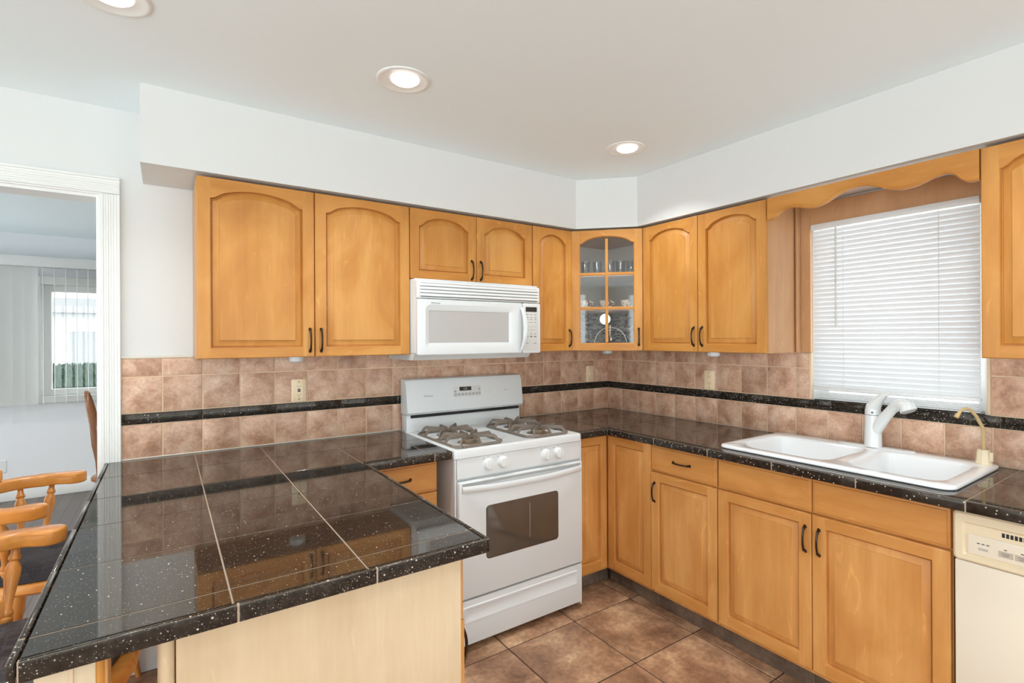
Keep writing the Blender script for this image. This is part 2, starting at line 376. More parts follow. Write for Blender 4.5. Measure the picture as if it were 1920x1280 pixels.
M['cabin'] = plain('cabinet_interior', (238, 232, 222), .6)
def cupmat():
    m, t, p = newmat('floral_china'); N = t.nodes; L = t.links; tc = N.new('ShaderNodeTexCoord')
    v = N.new('ShaderNodeTexNoise'); v.inputs['Scale'].default_value = 42; v.inputs['Detail'].default_value = 4; L.new(tc.outputs['Object'], v.inputs['Vector'])
    c = ramp(t, v.outputs['Fac'], [(.0, lin((236, 228, 214))), (.52, lin((236, 228, 214))), (.56, lin((150, 90, 80))), (.64, lin((90, 40, 44)))])
    L.new(c, p.inputs['Base Color']); p.inputs['Roughness'].default_value = .15; return m
M['floral'] = cupmat()
M['hedge'] = plain('hedge_leaves', (52, 88, 56), .8, bump=1, bscale=30, var=.7)
M['bark'] = plain('tree_bark', (96, 84, 76), .9)
M['house'] = plain('neighbour_siding', (238, 238, 236), .8)
M['houset'] = plain('neighbour_trim', (168, 168, 168), .8)
M['ground'] = plain('outdoor_ground', (110, 112, 108), .9, var=.3)

# ------------------------------------------------------------------ dimensions
ZC = 2.4095; ZS = 2.109; DS = .334; ZK = .923; ZU = 1.355; ZT = 2.097
XL = -5.4; YF = -5.4

# ------------------------------------------------------------------ room shell
def struct(name, b, m, smooth=30):
    o = obj(name, b, m, smooth=smooth); o['kind'] = 'structure'; return o
def wall_boxes(b, axis, c0, c1, a0, a1, z0, z1, holes):
    """wall slab, thickness c0..c1 along axis ('x' or 'y'), running a0..a1, with rectangular holes (h0,h1,zb,zt)"""
    cuts = sorted({a0, a1, *[h for H in holes for h in H[:2]]})
    for p, q in zip(cuts, cuts[1:]):
        mid = (p + q) / 2; hs = [H for H in holes if H[0] < mid < H[1]]
        segs = [(z0, z1)] if not hs else [(z0, hs[0][2]), (hs[0][3], z1)]
        for s0, s1 in segs:
            if s1 - s0 < 1e-4: continue
            if axis == 'x': box(b, c0, c1, p, q, s0, s1)
            else: box(b, p, q, c0, c1, s0, s1)
b = BM(); wall_boxes(b, 'y', 0, .12, XL, .12, 0, ZC, [(-4.06, -2.925, -.001, 2.042)])
struct('wall_back', b, M['wall'])
b = BM(); wall_boxes(b, 'x', 0, .14, YF, 0, 0, ZC, [(-2.112, -1.448, 1.112, 2.0)])
struct('wall_right', b, M['wall'])
b = BM(); wall_boxes(b, 'x', XL - .12, XL, YF, 3.6, 0, ZC, [(-4.9, -.5, .3, 2.3), (.5, 3.2, .5, 2.2)])
struct('wall_left', b, M['wall'])
b = BM(); wall_boxes(b, 'y', YF - .12, YF, XL - .12, .14, 0, ZC, [(-5.0, -.4, .3, 2.3)])
struct('wall_front', b, M['wall'])
b = BM(); wall_boxes(b, 'y', 3.61, 3.75, XL - .12, -1.3, 0, ZC, [(-3.64, -2.3, .92, 1.955)])
struct('wall_dining_back', b, M['dwall'])
b = BM(); wall_boxes(b, 'x', -1.42, -1.3, .12, 3.61, 0, ZC, []); struct('wall_dining_right', b, M['dwall'])
b = BM(); box(b, XL - .12, .14, YF - .12, 3.75, ZC, ZC + .1); struct('ceiling', b, M['ceil'])
# soffit above the wall cabinets
b = BM()
pl = [(-2.776, 0), (-2.776, -DS), (-.596, -DS), (-DS, -.596), (-DS, -3.6), (0, -3.6), (0, 0)]
prism(b, pl, ZS, ZC, lambda x, y, a: Vector((x, y, a))); struct('wall_soffit', b, M['wall'])
# kitchen floor: real tiles on a dark grout bed
b = BM(); box(b, XL, .0, YF, .06, -.08, -.003, mat=1)
xs = [-.99 + .403 * k for k in range(-12, 4)]; ys = [-.758 - .406 * k for k in range(-2, 13)]
for i in range(len(xs) - 1):
    for y1 in ys:
        x0, x1, y0 = xs[i], xs[i + 1], y1 - .406
        x0 = max(x0, XL); x1 = min(x1, 0); yy0 = max(y0, YF); yy1 = min(y1, 0.0)
        if x1 - x0 < .01 or yy1 - yy0 < .01: continue
        box(b, x0 + .003, x1 - .003, yy0 + .003, yy1 - .003, -.02, 0, bev=.0025, seg=1)
# narrow cut border tiles along the right-hand toe kick
struct('floor', b, [M['ftile'], M['fgrout']])
b = BM(); box(b, XL, -1.3, .06, 3.61, -.08, 0); struct('floor_dining', b, M['plank'])
# door casing of the doorway (window_/door_ trims)
b = BM()
# fluted casing: right leg, head, drawn as stepped boards
def casing_leg(b, x0, x1, z0, z1, y):
    n = [(0, .018), (.012, .022), (.022, .018), (.03, .02), (.038, .018), (.046, .02), (.054, .018), (.062, .022)]
    w = x1 - x0
    cuts = [0, .1, .22, .34, .46, .58, .7, .86, 1]; dep = [.012, .0175, .0168, .0175, .0168, .0175, .0175, .0195]
    for k in range(8):
        box(b, x0 + w * cuts[k], x0 + w * cuts[k + 1], y - dep[k], y, z0, z1, bev=.002, seg=1)
def casing_head(b, x0, x1, z0, z1, y):
    h = z1 - z0; cuts = [0, .1, .22, .34, .46, .58, .7, .86, 1]; dep = [.012, .0175, .0168, .0175, .0168, .0175, .0175, .0195]
    for k in range(8):
        box(b, x0, x1, y - dep[k], y, z0 + h * cuts[k], z0 + h * cuts[k + 1], bev=.002, seg=1)
casing_leg(b, -2.925, -2.855, 0, 2.045, 0); casing_head(b, -4.13, -2.855, 2.04, 2.115, 0); casing_leg(b, -4.13, -4.06, 0, 2.045, 0)
struct('trim_1', b, M['trimw'])
b = BM(); box(b, -2.935, -2.9252, 0, .12, 0, 2.0415); box(b, -4.0598, -4.05, 0, .12, 0, 2.0415); box(b, -4.05, -2.935, 0, .12, 2.028, 2.0418)
struct('trim_2', b, M['trimw'])
b = BM(); box(b, XL, -1.42, 3.592, 3.61, 0, .13, bev=.004); box(b, -1.435, -1.42, .12, 3.59, 0, .13, bev=.004); struct('baseboard_dining', b, M['trimw'])
b = BM(); box(b, XL, -4.13, -.015, 0, 0, .11, bev=.004); struct('baseboard_back', b, M['trimw'])
b = BM(); box(b, XL, XL + .015, YF, 0, 0, .11, bev=.004); struct('baseboard_left', b, M['trimw'])

def window(name, axis, c0, c1, a0, a1, z0, z1, fw=.045, mull=(), parts=True):
    """frame with a pane inside a wall hole"""
    root = bpy.data.objects.new(name, None); COL.objects.link(root); WL[root.name] = Vector((0, 0, 0)); root['kind'] = 'structure'
    def bx(b, p, q, s, t, d0, d1):
        if axis == 'x': box(b, d0, d1, p, q, s, t, bev=.003, seg=1)
        else: box(b, p, q, d0, d1, s, t, bev=.003, seg=1)
    b = BM()
    bx(b, a0, a0 + fw, z0, z1, c0, c1); bx(b, a1 - fw, a1, z0, z1, c0, c1)
    bx(b, a0 + fw, a1 - fw, z0, z0 + fw, c0, c1); bx(b, a0 + fw, a1 - fw, z1 - fw, z1, c0, c1)
    for k in mull: bx(b, k - fw * .6, k + fw * .6, z0 + fw, z1 - fw, c0, c1)
    obj('window_frame', b, M['trimw'], root)
    b = BM(); m = (c0 + c1) / 2
    if axis == 'x': box(b, m - .002, m + .002, a0 + fw * .8, a1 - fw * .8, z0 + fw * .8, z1 - fw * .8)
    else: box(b, a0 + fw * .8, a1 - fw * .8, m - .002, m + .002, z0 + fw * .8, z1 - fw * .8)
    obj('pane', b, M['glass'], root)
    return root
window('window_1', 'x', .07, .12, -2.112, -1.448, 1.112, 2.0)
window('window_2', 'y', 3.66, 3.72, -3.64, -2.3, .92, 1.955, fw=.06, mull=(-2.97,))
window('added_window_3', 'x', XL - .1, XL - .05, -4.9, -.5, .3, 2.3, mull=(-3.4, -1.9))  # unseen window added to bring more daylight into the kitchen
window('added_window_4', 'x', XL - .1, XL - .05, .5, 3.2, .5, 2.2, mull=(1.85,))  # unseen side window added to brighten the dining room
window('added_window_5', 'y', YF - .1, YF - .05, -5.0, -.4, .3, 2.3, fw=.06, mull=(-3.45, -1.95))  # unseen window wall added behind the viewer, widened for more light
b = BM()   # casing of the dining window
for (p, q, s, t) in ((-3.725, -3.64, .86, 2.03), (-2.3, -2.215, .86, 2.03)): box(b, p, q, 3.59, 3.61, s, t, bev=.004, seg=1)
box(b, -3.64, -2.3, 3.59, 3.61, 1.955, 2.03, bev=.004, seg=1); box(b, -3.64, -2.3, 3.585, 3.61, .86, .92, bev=.004, seg=1)
struct('trim_3', b, M['trimw'])
# window recess lining, sill and wooden casing in the kitchen
b = BM(); box(b, 0, .07, -2.112, -2.104, 1.12, 2.0); box(b, 0, .07, -1.456, -1.448, 1.12, 2.0); box(b, 0, .07, -2.104, -1.456, 1.992, 2.0)
struct('trim_4', b, M['trimw'])

# ------------------------------------------------------------------ cabinet door builder
def arch_f(t):
    a = math.sqrt(max(0, 1 - ((2 * t - 1) * .80) ** 2)); a0 = math.sqrt(1 - .80 ** 2); a = (a - a0) / (1 - a0)
    e = min(t, 1 - t) / .13; s = 1 if e >= 1 else e * e * (3 - 2 * e)
    return a * (.1 + .9 * s) if e < 1 else a
def door(b, F, u0, v0, w, h, arch=0.0, glass=False, t=.02, su=.048, sb=.043, st=None, mv=0, mh=1):
    """raised-panel door leaf on Frame F, local rect from (u0,v0), thickness t outwards from n=0"""
    if st is None: st = .038
    P = lambda x, y, n: F.p(u0 + x, v0 + y, n)
    e = .004
    vt = h - st - arch if arch else h - st
    pts = [(su, sb), (w - su, sb), (w - su, vt)]
    if arch:
        NA = 22
        for k in range(1, NA): tt = k / NA; pts.append((w - su - (w - 2 * su) * tt, vt + arch * arch_f(tt)))
    pts.append((su, vt)); n = len(pts)
    def quad(A, m):
        f = b.faces.new([b.verts.new(P(x, y, t)) for x, y in A]); f.material_index = m
    quad([(su, e), (w - su, e), (w - su, sb), (su, sb)], mh)
    quad([(w - su, e), (w - e, e), (w - e, sb), (w - su, sb)], mv); quad([(e, e), (su, e), (su, sb), (e, sb)], mv)
    quad([(w - su, sb), (w - e, sb), (w - e, vt), (w - su, vt)], mv); quad([(e, sb), (su, sb), (su, vt), (e, vt)], mv)
    quad([(w - su, vt), (w - e, vt), (w - e, h - e), (w - su, h - e)], mv); quad([(e, vt), (su, vt), (su, h - e), (e, h - e)], mv)
    tp = pts[2:]
    for (x1, y1), (x2, y2) in zip(tp, tp[1:]): quad([(x2, y2), (x1, y1), (x1, h - e), (x2, h - e)], mh)
    r = lambda d, n_: [P(d, d, n_), P(w - d, d, n_), P(w - d, h - d, n_), P(d, h - d, n_)]
    loops(b, [r(0, 0), r(0, t - e), r(e * .35, t - e * .3), r(e, t)], cap0=not glass, cap1=False, mat=mv)
    def ins(d):
        if not arch or d < 0: return inset(pts, d) if d else pts
        if d == 0: return pts
        a, c = su + d, w - su - d; W0 = w - 2 * su
        def vv(x):
            t_ = (x - su) / W0; h_ = .01; sl = arch * (arch_f(min(1, t_ + h_)) - arch_f(max(0, t_ - h_))) / (2 * h_ * W0)
            return vt + arch * arch_f(t_) - d * min(1.25, math.sqrt(1 + sl * sl))
        q = [(a, sb + d), (c, sb + d), (c, vv(c))]
        for k in range(1, NA): x = c - (c - a) * k / NA; q.append((x, vv(x)))
        return q + [(a, vv(a))]
    L = lambda d, n_: [P(x, y, n_) for x, y in ins(d)]
    if glass:
        loops(b, [L(0, t), L(.005, t - .006), L(.005, 0)], cap1=False, mat=mv)
        quadb = [P(0, 0, 0), P(w, 0, 0), P(w, h, 0), P(0, h, 0)]
    else:
        loops(b, [L(0, t), L(.0015, t - .004), L(.0025, t - .0185), L(.0065, t - .0185), L(.0085, t - .0135), L(.031, t - .0045), L(.0325, t - .0015)], mat=mv)
    return pts
def slab(b, F, u0, v0, w, h, t=.02, mat=1):
    """drawer front: flat slab with a moulded edge"""
    P = lambda x, y, n: F.p(u0 + x, v0 + y, n)
    r = lambda d, n_: [P(d, d, n_), P(w - d, d, n_), P(w - d, h - d, n_), P(d, h - d, n_)]
    loops(b, [r(0, 0), r(0, t - .007), r(.002, t - .0045), r(.008, t - .003), r(.010, t)], cap0=True, mat=mat)
def pull(F, parent, u, v, L=.098, vert=True, mat=None):
    """arched bar pull centred at (u, v) standing on n=.02"""
    b = BM(); pts = []; rs = []
    for k in range(15):
        t = k / 14; s = (t - .5) * L
        if k == 0: n = .0195
        elif k == 14: n = .0195
        else: n = .0205 + .021 * (math.sin(PI * t) ** .42)
        pts.append(F.p(u, v + s, n) if vert else F.p(u + s, v, n)); rs.append(.0058 if k in (0, 1, 13, 14) else .0042)
    tube(b, pts, rs, seg=8)
    for s in (-.5, .5):
        c = F.p(u, v + s * L, .0195) if vert else F.p(u + s * L, v, .0195)
        lathe(b, [(0, .0035), (.005, .0032), (.0075, .001), (.008, 0)], c, F.N, seg=10)
    return obj('handle', b, M['bronze'], parent, recalc=True)
UP = [M['wv'], M['wh']]; LO = [M['wv2'], M['wh2']]

def cab_box(b, F, w, h, d, t=.018, mat=0, front=True):
    """carcass: frame F at lower-left of the face plane, body goes n = -d .. 0, open front closed by doors"""
    box(b, 0, t, 0, h, -d, 0, F=F); box(b, w - t, w, 0, h, -d, 0, F=F)
    box(b, t, w - t, 0, t, -d, 0, F=F); box(b, t, w - t, h - t, h, -d, 0, F=F)
    box(b, t, w - t, t, h - t, -d, -d + .006, F=F)
    # face frame
    box(b, t, .035, t, h - t, -.019, 0, F=F); box(b, w - .035, w - t, t, h - t, -.019, 0, F=F)
def wall_cabinet(name, O, U, N, w, z0, z1, doors, label, d=.296, arch=.046, handles=(), hv=.075):
    F = Frame(O, U, N); F.O.z = z0; h = z1 - z0
    root = thing(name, (F.p(w / 2, 0, 0)), label, 'cabinet', 'wall cabinets')
    b = BM(); cab_box(b, F, w, h, d); obj('cabinet_body', b, [M['wside']], root)
    for (a, c), hs in zip(doors, handles):
        b = BM(); door(b, F, a, .001, c - a, h - .002, arch=arch)
        dd = obj('door', b, UP, root)
        if hs: pull(F, dd, hs[0], hs[1])
    return root, F
BY = (0, -.299, 0)
# A: two large doors
wall_cabinet('wall_cabinet', (-2.595, -.299, 0), (1, 0, 0), (0, -1, 0), .909, ZU, ZT,
             [(0.0, .4525), (.4555, .909)], 'wide two-door maple wall cabinet at the left end, above the outlet with black buttons', handles=[(.433, .075), (.481, .075)])
wall_cabinet('wall_cabinet', (-1.684, -.299, 0), (1, 0, 0), (0, -1, 0), .764, 1.737, ZT,
             [(.002, .3855), (.3875, .762)], 'short two-door maple wall cabinet directly above the microwave', arch=.05, handles=[(.356, .066), (.412, .066)])
wall_cabinet('wall_cabinet', (-.918, -.299, 0), (1, 0, 0), (0, -1, 0), .304, ZU, ZT,
             [(.002, .303)], 'narrow single-door maple wall cabinet between microwave and glass corner cabinet', arch=.05, handles=[(.278, .08)])
wall_cabinet('wall_cabinet', (-.299, -.622, 0), (0, -1, 0), (-1, 0, 0), .765, ZU, ZT,
             [(.0, .381), (.384, .765)], 'two-door maple wall cabinet between glass corner cabinet and kitchen window', handles=[(.358, .085), (.410, .085)])
wall_cabinet('wall_cabinet', (-.299, -2.168, 0), (0, -1, 0), (-1, 0, 0), .76, ZU, ZT,
             [(.0, .379), (.381, .76)], 'maple wall cabinet at the right edge, right of the window', handles=[(.355, .085), (.405, .085)])
# corner glass cabinet
croot = thing('corner_cabinet', (-.305, -.305, ZU), 'diagonal maple corner wall cabinet with arched six-pane glass door', 'cabinet', 'wall cabinets')
s2 = math.sqrt(.5)
c0 = Vector((-.6085, -.3065, ZU)); c1 = Vector((-.3065, -.6085, ZU)); CF = Frame(c0, c1 - c0, (-1, -1, 0)); CW = (c1 - c0).length; CH = ZT - ZU
pent = [(-.612, -.002), (-.612, -.305), (-.305, -.612), (-.002, -.612), (-.002, -.002)]
b = BM()
PZ = lambda x, y, a: Vector((x, y, a))
prism(b, pent, ZU, ZU + .018, PZ); prism(b, pent, ZT - .018, ZT, PZ)
box(b, -.604, -.012, -.012, -.002, ZU + .018, ZT - .018, mat=1); box(b, -.012, -.002, -.604, -.002, ZU + .018, ZT - .018, mat=1)
box(b, -.612, -.604, -.30, -.002, ZU + .018, ZT - .018, mat=1); box(b, -.30, -.002, -.612, -.604, ZU + .018, ZT - .018, mat=1)
for f in b.faces: pass
obj('cabinet_body', b, [M['wside'], M['cabin']], croot)
ZSH = [ZU + .265, ZU + .475]
sh = [(-.603, -.013), (-.603, -.295), (-.295, -.603), (-.013, -.603), (-.013, -.013)]
for z in ZSH:
    b = BM(); prism(b, sh, z - .014, z, PZ); obj('shelf', b, M['cabin'], croot)
b = BM(); pts = door(b, CF, 0, .001, CW, CH - .002, arch=.042, glass=True)
um = CW / 2
for vv in (ZSH[0] - ZU - .004, ZSH[1] - ZU - .004): box(b, .045, CW - .045, vv - .009, vv + .009, .004, .018, bev=.003, seg=1, mat=1, F=CF)
box(b, um - .009, um + .009, .05, CH - .055, .004, .0185, bev=.003, seg=1, F=CF)
cd_ = obj('door', b, UP, croot)
b = BM(); pp = inset(pts, -.004); prism(b, pp, .006, .009, lambda x, y, a: CF.p(x, y + .001, a)); obj('pane', b, M['cabglass'], cd_)
pull(CF, cd_, CW - .024, .085)
# silver lining panels leaning in the bottom compartment
b = BM(); box(b, -.575, -.02, -.02, -.014, ZU + .045, ZSH[0] - .016); box(b, -.02, -.014, -.575, -.02, ZU + .045, ZSH[0] - .016)
setp(obj('lining_panel', b, M['foil'], origin=(-.3, -.3, ZU + .045)), 'crinkled silver lining at the back of the corner cabinet, bottom compartment', 'lining')
b = BM(); box(b, -.575, -.03, -.032, -.014, ZU + .0185, ZU + .045); box(b, -.032, -.014, -.575, -.03, ZU + .0185, ZU + .045)
setp(obj('ledge_rail', b, M['china'], origin=(-.3, -.3, ZU + .018)), 'low white rail below the silver lining inside the corner cabinet', 'rail')
def cpos(u, d): return CF.p(u, 0, 0) - CF.N * d       # point behind the glass door
# tumblers on the top shelf
tl = [('clear tumbler on the top glass-door shelf, leftmost', .08), ('clear glass mug second from the left on the top glass-door shelf', .155), ('clear tumbler in the middle of the top glass-door shelf', .235),
      ('clear glass mug second from the right on the top glass-door shelf', .30), ('clear tumbler on the top glass-door shelf, rightmost', .365)]
for i, (lab, u) in enumerate(tl):
    c = cpos(u, .10 + .02 * (i % 2)); c.z = ZSH[1] + .0005
    b = BM(); lathe(b, [(0, .001), (.024, .001), (.026, .004), (.031, .088), (.0318, .09), (.030, .09), (.0245, .008), (0, .006)], c, seg=20)
    root = thing('drinking_glass', c, lab, 'glass', 'clear drinking glasses in the corner cabinet'); obj('bowl', b, M['tumbler'], root)
    if i % 2:
        b = BM(); tube(b, [c + Vector((.029 * s2 + .02 * s2 * math.sin(PI * k / 8), -.029 * s2 - .02 * s2 * math.sin(PI * k / 8), .02 + .05 * k / 8)) for k in range(9)], .0035, seg=6)
        obj('handle', b, M['tumbler'], root)
for i, (lab, u) in enumerate([('floral teacup on saucer, leftmost of three behind the glass', .075), ('floral teacup on saucer, middle of three behind the glass', .205), ('floral teacup on saucer, rightmost of three behind the glass', .335)]):
    c = cpos(u, .085); c.z = ZSH[0] + .0005
    s = thing('teacup', c, lab, 'teacup', 'floral teacups in the corner cabinet')
    b = BM(); lathe(b, [(0, .002), (.02, .002), (.05, .009), (.055, .013), (.05, .011), (.02, .005), (0, .004)], c, seg=24); obj('saucer', b, M['floral'], s)
    b = BM(); lathe(b, [(0, .006), (.016, .006), (.019, .009), (.03, .022), (.037, .046), (.0385, .05), (.0365, .05), (.028, .024), (.015, .012), (0, .011)], c, seg=24); obj('cup', b, M['floral'], s)
    b = BM(); tube(b, [c + Vector((.034 * s2 + .022 * s2 * math.sin(PI * k / 8), -.034 * s2 - .022 * s2 * math.sin(PI * k / 8), .018 + .026 * k / 8)) for k in range(9)], .003, seg=6); obj('handle', b, M['floral'], s)
# bottom compartment: glowing disc imitating a flash reflected in the pane, spoon, dish with cords
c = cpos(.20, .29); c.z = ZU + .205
root = thing('puck_light', c, 'glowing white disc imitating a flash reflection low in the corner cabinet glass', 'light')
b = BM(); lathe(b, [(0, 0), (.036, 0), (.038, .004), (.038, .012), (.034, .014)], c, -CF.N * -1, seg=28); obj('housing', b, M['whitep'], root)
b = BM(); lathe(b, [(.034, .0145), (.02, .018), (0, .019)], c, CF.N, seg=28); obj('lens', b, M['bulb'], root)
c = cpos(.235, .10); c.z = ZU + .019
b = BM(); lathe(b, [(0, 0), (.03, 0), (.035, .004), (.06, .026), (.075, .034), (.072, .036), (.055, .028), (.03, .008), (0, .007)], c, seg=26)
setp(obj('metal_dish', b, M['iron'], origin=c), 'dark metal dish at the bottom of the corner cabinet', 'dish')
b = BM(); p0 = c + Vector((-.005, .0, .03)); tube(b, [p0, p0 + Vector((0, 0, .04)), p0 + Vector((.002, 0, .11))], [.004, .003, .006], seg=8)
lathe(b, [(0, -.03), (.012, -.02), (.016, 0), (.012, .02), (0, .03)], p0 + Vector((0, 0, .02)), (0, 0, 1), seg=12, sx=.4)
setp(obj('serving_spoon', b, M['gold'], origin=p0), 'silver serving spoon standing upright in the dark dish', 'spoon')
b = BM(); tube(b, [cpos(.235 + .10 * math.cos(PI - PI * k / 14), .06) + Vector((0, 0, .024 + .12 * math.sin(PI * k / 14) ** .8)) for k in range(15)], .0022, seg=6)
setp(obj('white_cord', b, M['china'], origin=cpos(.235, .06)), 'thin white cord looped around the dark dish', 'cord')
# --- valance and window casing
def valance_z(t):
    # t along the valance 0..1 from left (y=-1.392) to right (y=-2.166); symmetric cyma outline
    s = t if t < .5 else 1 - t
    K = [(0, 1.993), (.035, 1.993), (.06, 2.002), (.085, 2.02), (.12, 2.032), (.17, 2.03), (.23, 2.014), (.28, 2.008), (.34, 2.018), (.41, 2.040), (.46, 2.052), (.5, 2.056)]
    K = [(0, 1.993), (.035, 1.993), (.06, 2.004), (.09, 2.024), (.13, 2.033), (.18, 2.027), (.24, 2.012), (.29, 2.008), (.34, 2.018), (.41, 2.045), (.46, 2.056), (.5, 2.058)]
    if t > .5:
        K = [(0, 1.985), (.035, 1.985), (.06, 1.996), (.085, 2.022), (.12, 2.034), (.17, 2.028), (.24, 2.010), (.30, 2.008), (.36, 2.022), (.42, 2.045), (.46, 2.055), (.5, 2.058)]
    for (a, za), (c, zc) in zip(K, K[1:]):
        if a <= s <= c:
            q = (s - a) / (c - a); q = q * q * (3 - 2 * q) if False else q
            return za + (zc - za) * q
    return K[-1][1]
NV = 160; y0, y1 = -1.392, -2.164
zz = [valance_z(k / NV) for k in range(NV + 1)]
for _ in range(2): zz = [zz[0]] + [(zz[k - 1] + 2 * zz[k] + zz[k + 1]) / 4 for k in range(1, NV)] + [zz[-1]]
vroot = thing('window_valance', (-.31, -1.778, 1.98), 'scalloped maple valance board above the kitchen window', 'valance')
b = BM(); pts = [(y0 + (y1 - y0) * k / NV, zz[k]) for k in range(NV + 1)] + [(y1, ZT), (y0, ZT)]
prism(b, pts, -.299, -.317, lambda y, z, a: Vector((a, y, z))); obj('board', b, M['wh'], vroot)
b = BM()
for k in range(NV):   # bead that follows the scallop
    pass
tube(b, [Vector((-.3165, y0 + (y1 - y0) * k / NV, zz[k] + .007)) for k in range(1, NV)], .0055, seg=8); obj('bead', b, M['wh'], vroot)
# casing boards on the wall around the window
root = thing('window_casing', (-.01, -1.42, ZU), 'maple boards framing the top and left of the kitchen window', 'casing')
b = BM(); box(b, -.022, -.0005, -1.449, -1.392, ZU, ZT, bev=.002, seg=1); box(b, -.06, -.022, -1.404, -1.392, ZU, ZT, bev=.004); obj('side_board', b, M['wside'], root)
b = BM(); box(b, -.022, -.0005, -2.166, -1.449, 1.992, ZT, bev=.002, seg=1); obj('head_board', b, M['wside'], root)
b = BM(); box(b, -.022, -.0005, -2.166, -2.112, ZU, 1.99, bev=.002, seg=1); obj('side_board', b, M['wside'], root)
# --- blind
root = thing('window_blind', (-.01, -1.78, 1.13), 'closed white horizontal mini blind over the kitchen window', 'blind')
b = BM(); box(b, -.045, -.008, -2.100, -1.460, 1.962, 1.99, bev=.004); obj('headrail', b, M['whitep'], root)
b = BM(); z = 1.957; n = 0
ya, yb = -2.096, -1.464
while z > 1.195:
    sl = [(-.0165, -.0125), (-.0215, -.004), (-.0245, .004), (-.0255, .0125)]
    v0 = None
    for (dx, dz) in sl[::-1]:
        pair = (b.verts.new((dx + .004, ya, z - .0115 + dz)), b.verts.new((dx + .004, yb, z - .0115 + dz)))
        if v0: b.faces.new((v0[0], v0[1], pair[1], pair[0]))
        v0 = pair
    z -= .0222; n += 1
obj('slats', b, M['blind'], root, smooth=80)
b = BM(); box(b, -.034, -.008, -2.098, -1.461, 1.172, 1.187, bev=.004); obj('bottom_rail', b, M['whitep'], root)
b = BM()
for k in range(5): box(b, -.030, -.008, -2.094, -1.466, 1.128 + k * .008, 1.1305 + k * .008)
obj('stacked_slats', b, M['blind'], root)
b = BM(); tube(b, [Vector((-.036, -1.572, 1.965)), Vector((-.037, -1.572, 1.48))], .0035, seg=6); obj('tilt_wand', b, M['greyp'], root)
for yy in (-1.60, -1.965):
    b = BM(); tube(b, [Vector((-.028, yy, 1.965)), Vector((-.028, yy, 1.18))], .0011, seg=5); obj('ladder_cord', b, M['whitep'], root)

# ------------------------------------------------------------------ backsplash
def split_rows(b, F, ulist, rows, t=.010, mat=0, gap=.0056, bev=.0022, skip=()):
    for (v0, v1) in rows:
        for a, c in zip(ulist, ulist[1:]):
            u0, u1 = min(a, c), max(a, c)
            if u1 - u0 < .012: continue
            box(b, u0 + gap / 2, u1 - gap / 2, v0 + gap / 2, v1 - gap / 2, .002, t, bev=bev, seg=2, mat=mat, F=F)
FB = Frame((0, 0, 0), (1, 0, 0), (0, -1, 0)); FR = Frame((0, 0, 0), (0, -1, 0), (-1, 0, 0))
ROWS = [(ZK, 1.0712), (1.120, 1.2755), (1.2755, ZU)]
bs = thing('backsplash', (-1.45, 0, ZK), 'square terracotta tile backsplash with black stripe on the wall behind the range', 'backsplash', 'tile backsplashes')
b = BM(); us = [-2.855] + [-.1506 * k for k in range(18, -1, -1)]; split_rows(b, FB, us, ROWS); obj('terracotta_tiles', b, M['tile'], bs)
b = BM(); box(b, -2.855, -.001, ZK, ZU, .0004, .0062, F=FB); obj('grout', b, M['grout'], bs)
b = BM(); us = [-2.855, -2.56, -2.25, -1.94, -1.635, -1.33, -1.025, -.72, -.457, -.152, -.0]; split_rows(b, FB, us, [(1.0715, 1.1195)], t=.011, gap=.0018, bev=.0005); obj('granite_stripe', b, M['granite_stripe'], bs)
b = BM(); tube(b, [FB.p(-2.854, ZU + .004, .006), FB.p(-2.597, ZU + .004, .006)], .0055, seg=8); obj('edge_bead', b, M['seal'], bs)
b = BM(); tube(b, [FB.p(-2.854, ZK + .003, .0105), FB.p(-1.64, ZK + .003, .0105)], .0035, seg=6); obj('edge_bead', b, M['seal'], bs)
bs = thing('backsplash', (0, -.75, ZK), 'square terracotta tile backsplash with black stripe on the window wall', 'backsplash', 'tile backsplashes')
b = BM(); us = [.152 * k for k in range(0, 10)] + [1.443]; split_rows(b, FR, us[:], ROWS[1:]); split_rows(b, FR, [.152 * k for k in range(0, 22)], ROWS[:1])
us = [2.122] + [.152 * k for k in range(15, 22)]
split_rows(b, FR, us, ROWS[1:]); obj('terracotta_tiles', b, M['tile'], bs)
b = BM(); box(b, .001, 3.19, ZK, 1.0712, .0004, .0062, F=FR); box(b, .001, 1.4425, 1.0712, ZU, .0004, .0062, F=FR); box(b, 2.120, 3.19, 1.0712, ZU, .0004, .0062, F=FR); box(b, 1.4425, 2.12, 1.0712, 1.108, .0004, .0062, F=FR); obj('grout', b, M['grout'], bs)
b = BM(); us = [0, .32, .625, .93, 1.235, 1.54, 1.845, 2.15, 2.455, 2.76, 3.065]; split_rows(b, FR, us, [(1.0715, 1.1195)], t=.011, gap=.0018, bev=.0005)
obj('granite_stripe', b, M['granite_stripe'], bs)
for q in ((1.434, 1.4495), (2.1105, 2.122)):
    b = BM(); box(b, q[0], q[1], 1.121, ZU, .002, .013, bev=.004, F=FR); obj('edge_bead', b, M['grout'], bs)
b = BM(); ss = [1.452, 1.54, 1.845, 2.108]
for a, c in zip(ss, ss[1:]): box(b, .0005, .066, -c + .001, -a - .001, 1.1125, 1.1235, bev=.001, seg=1)
setp(obj('trim_5', b, M['granite'], origin=(.03, -1.78, 1.12)), kind='structure')

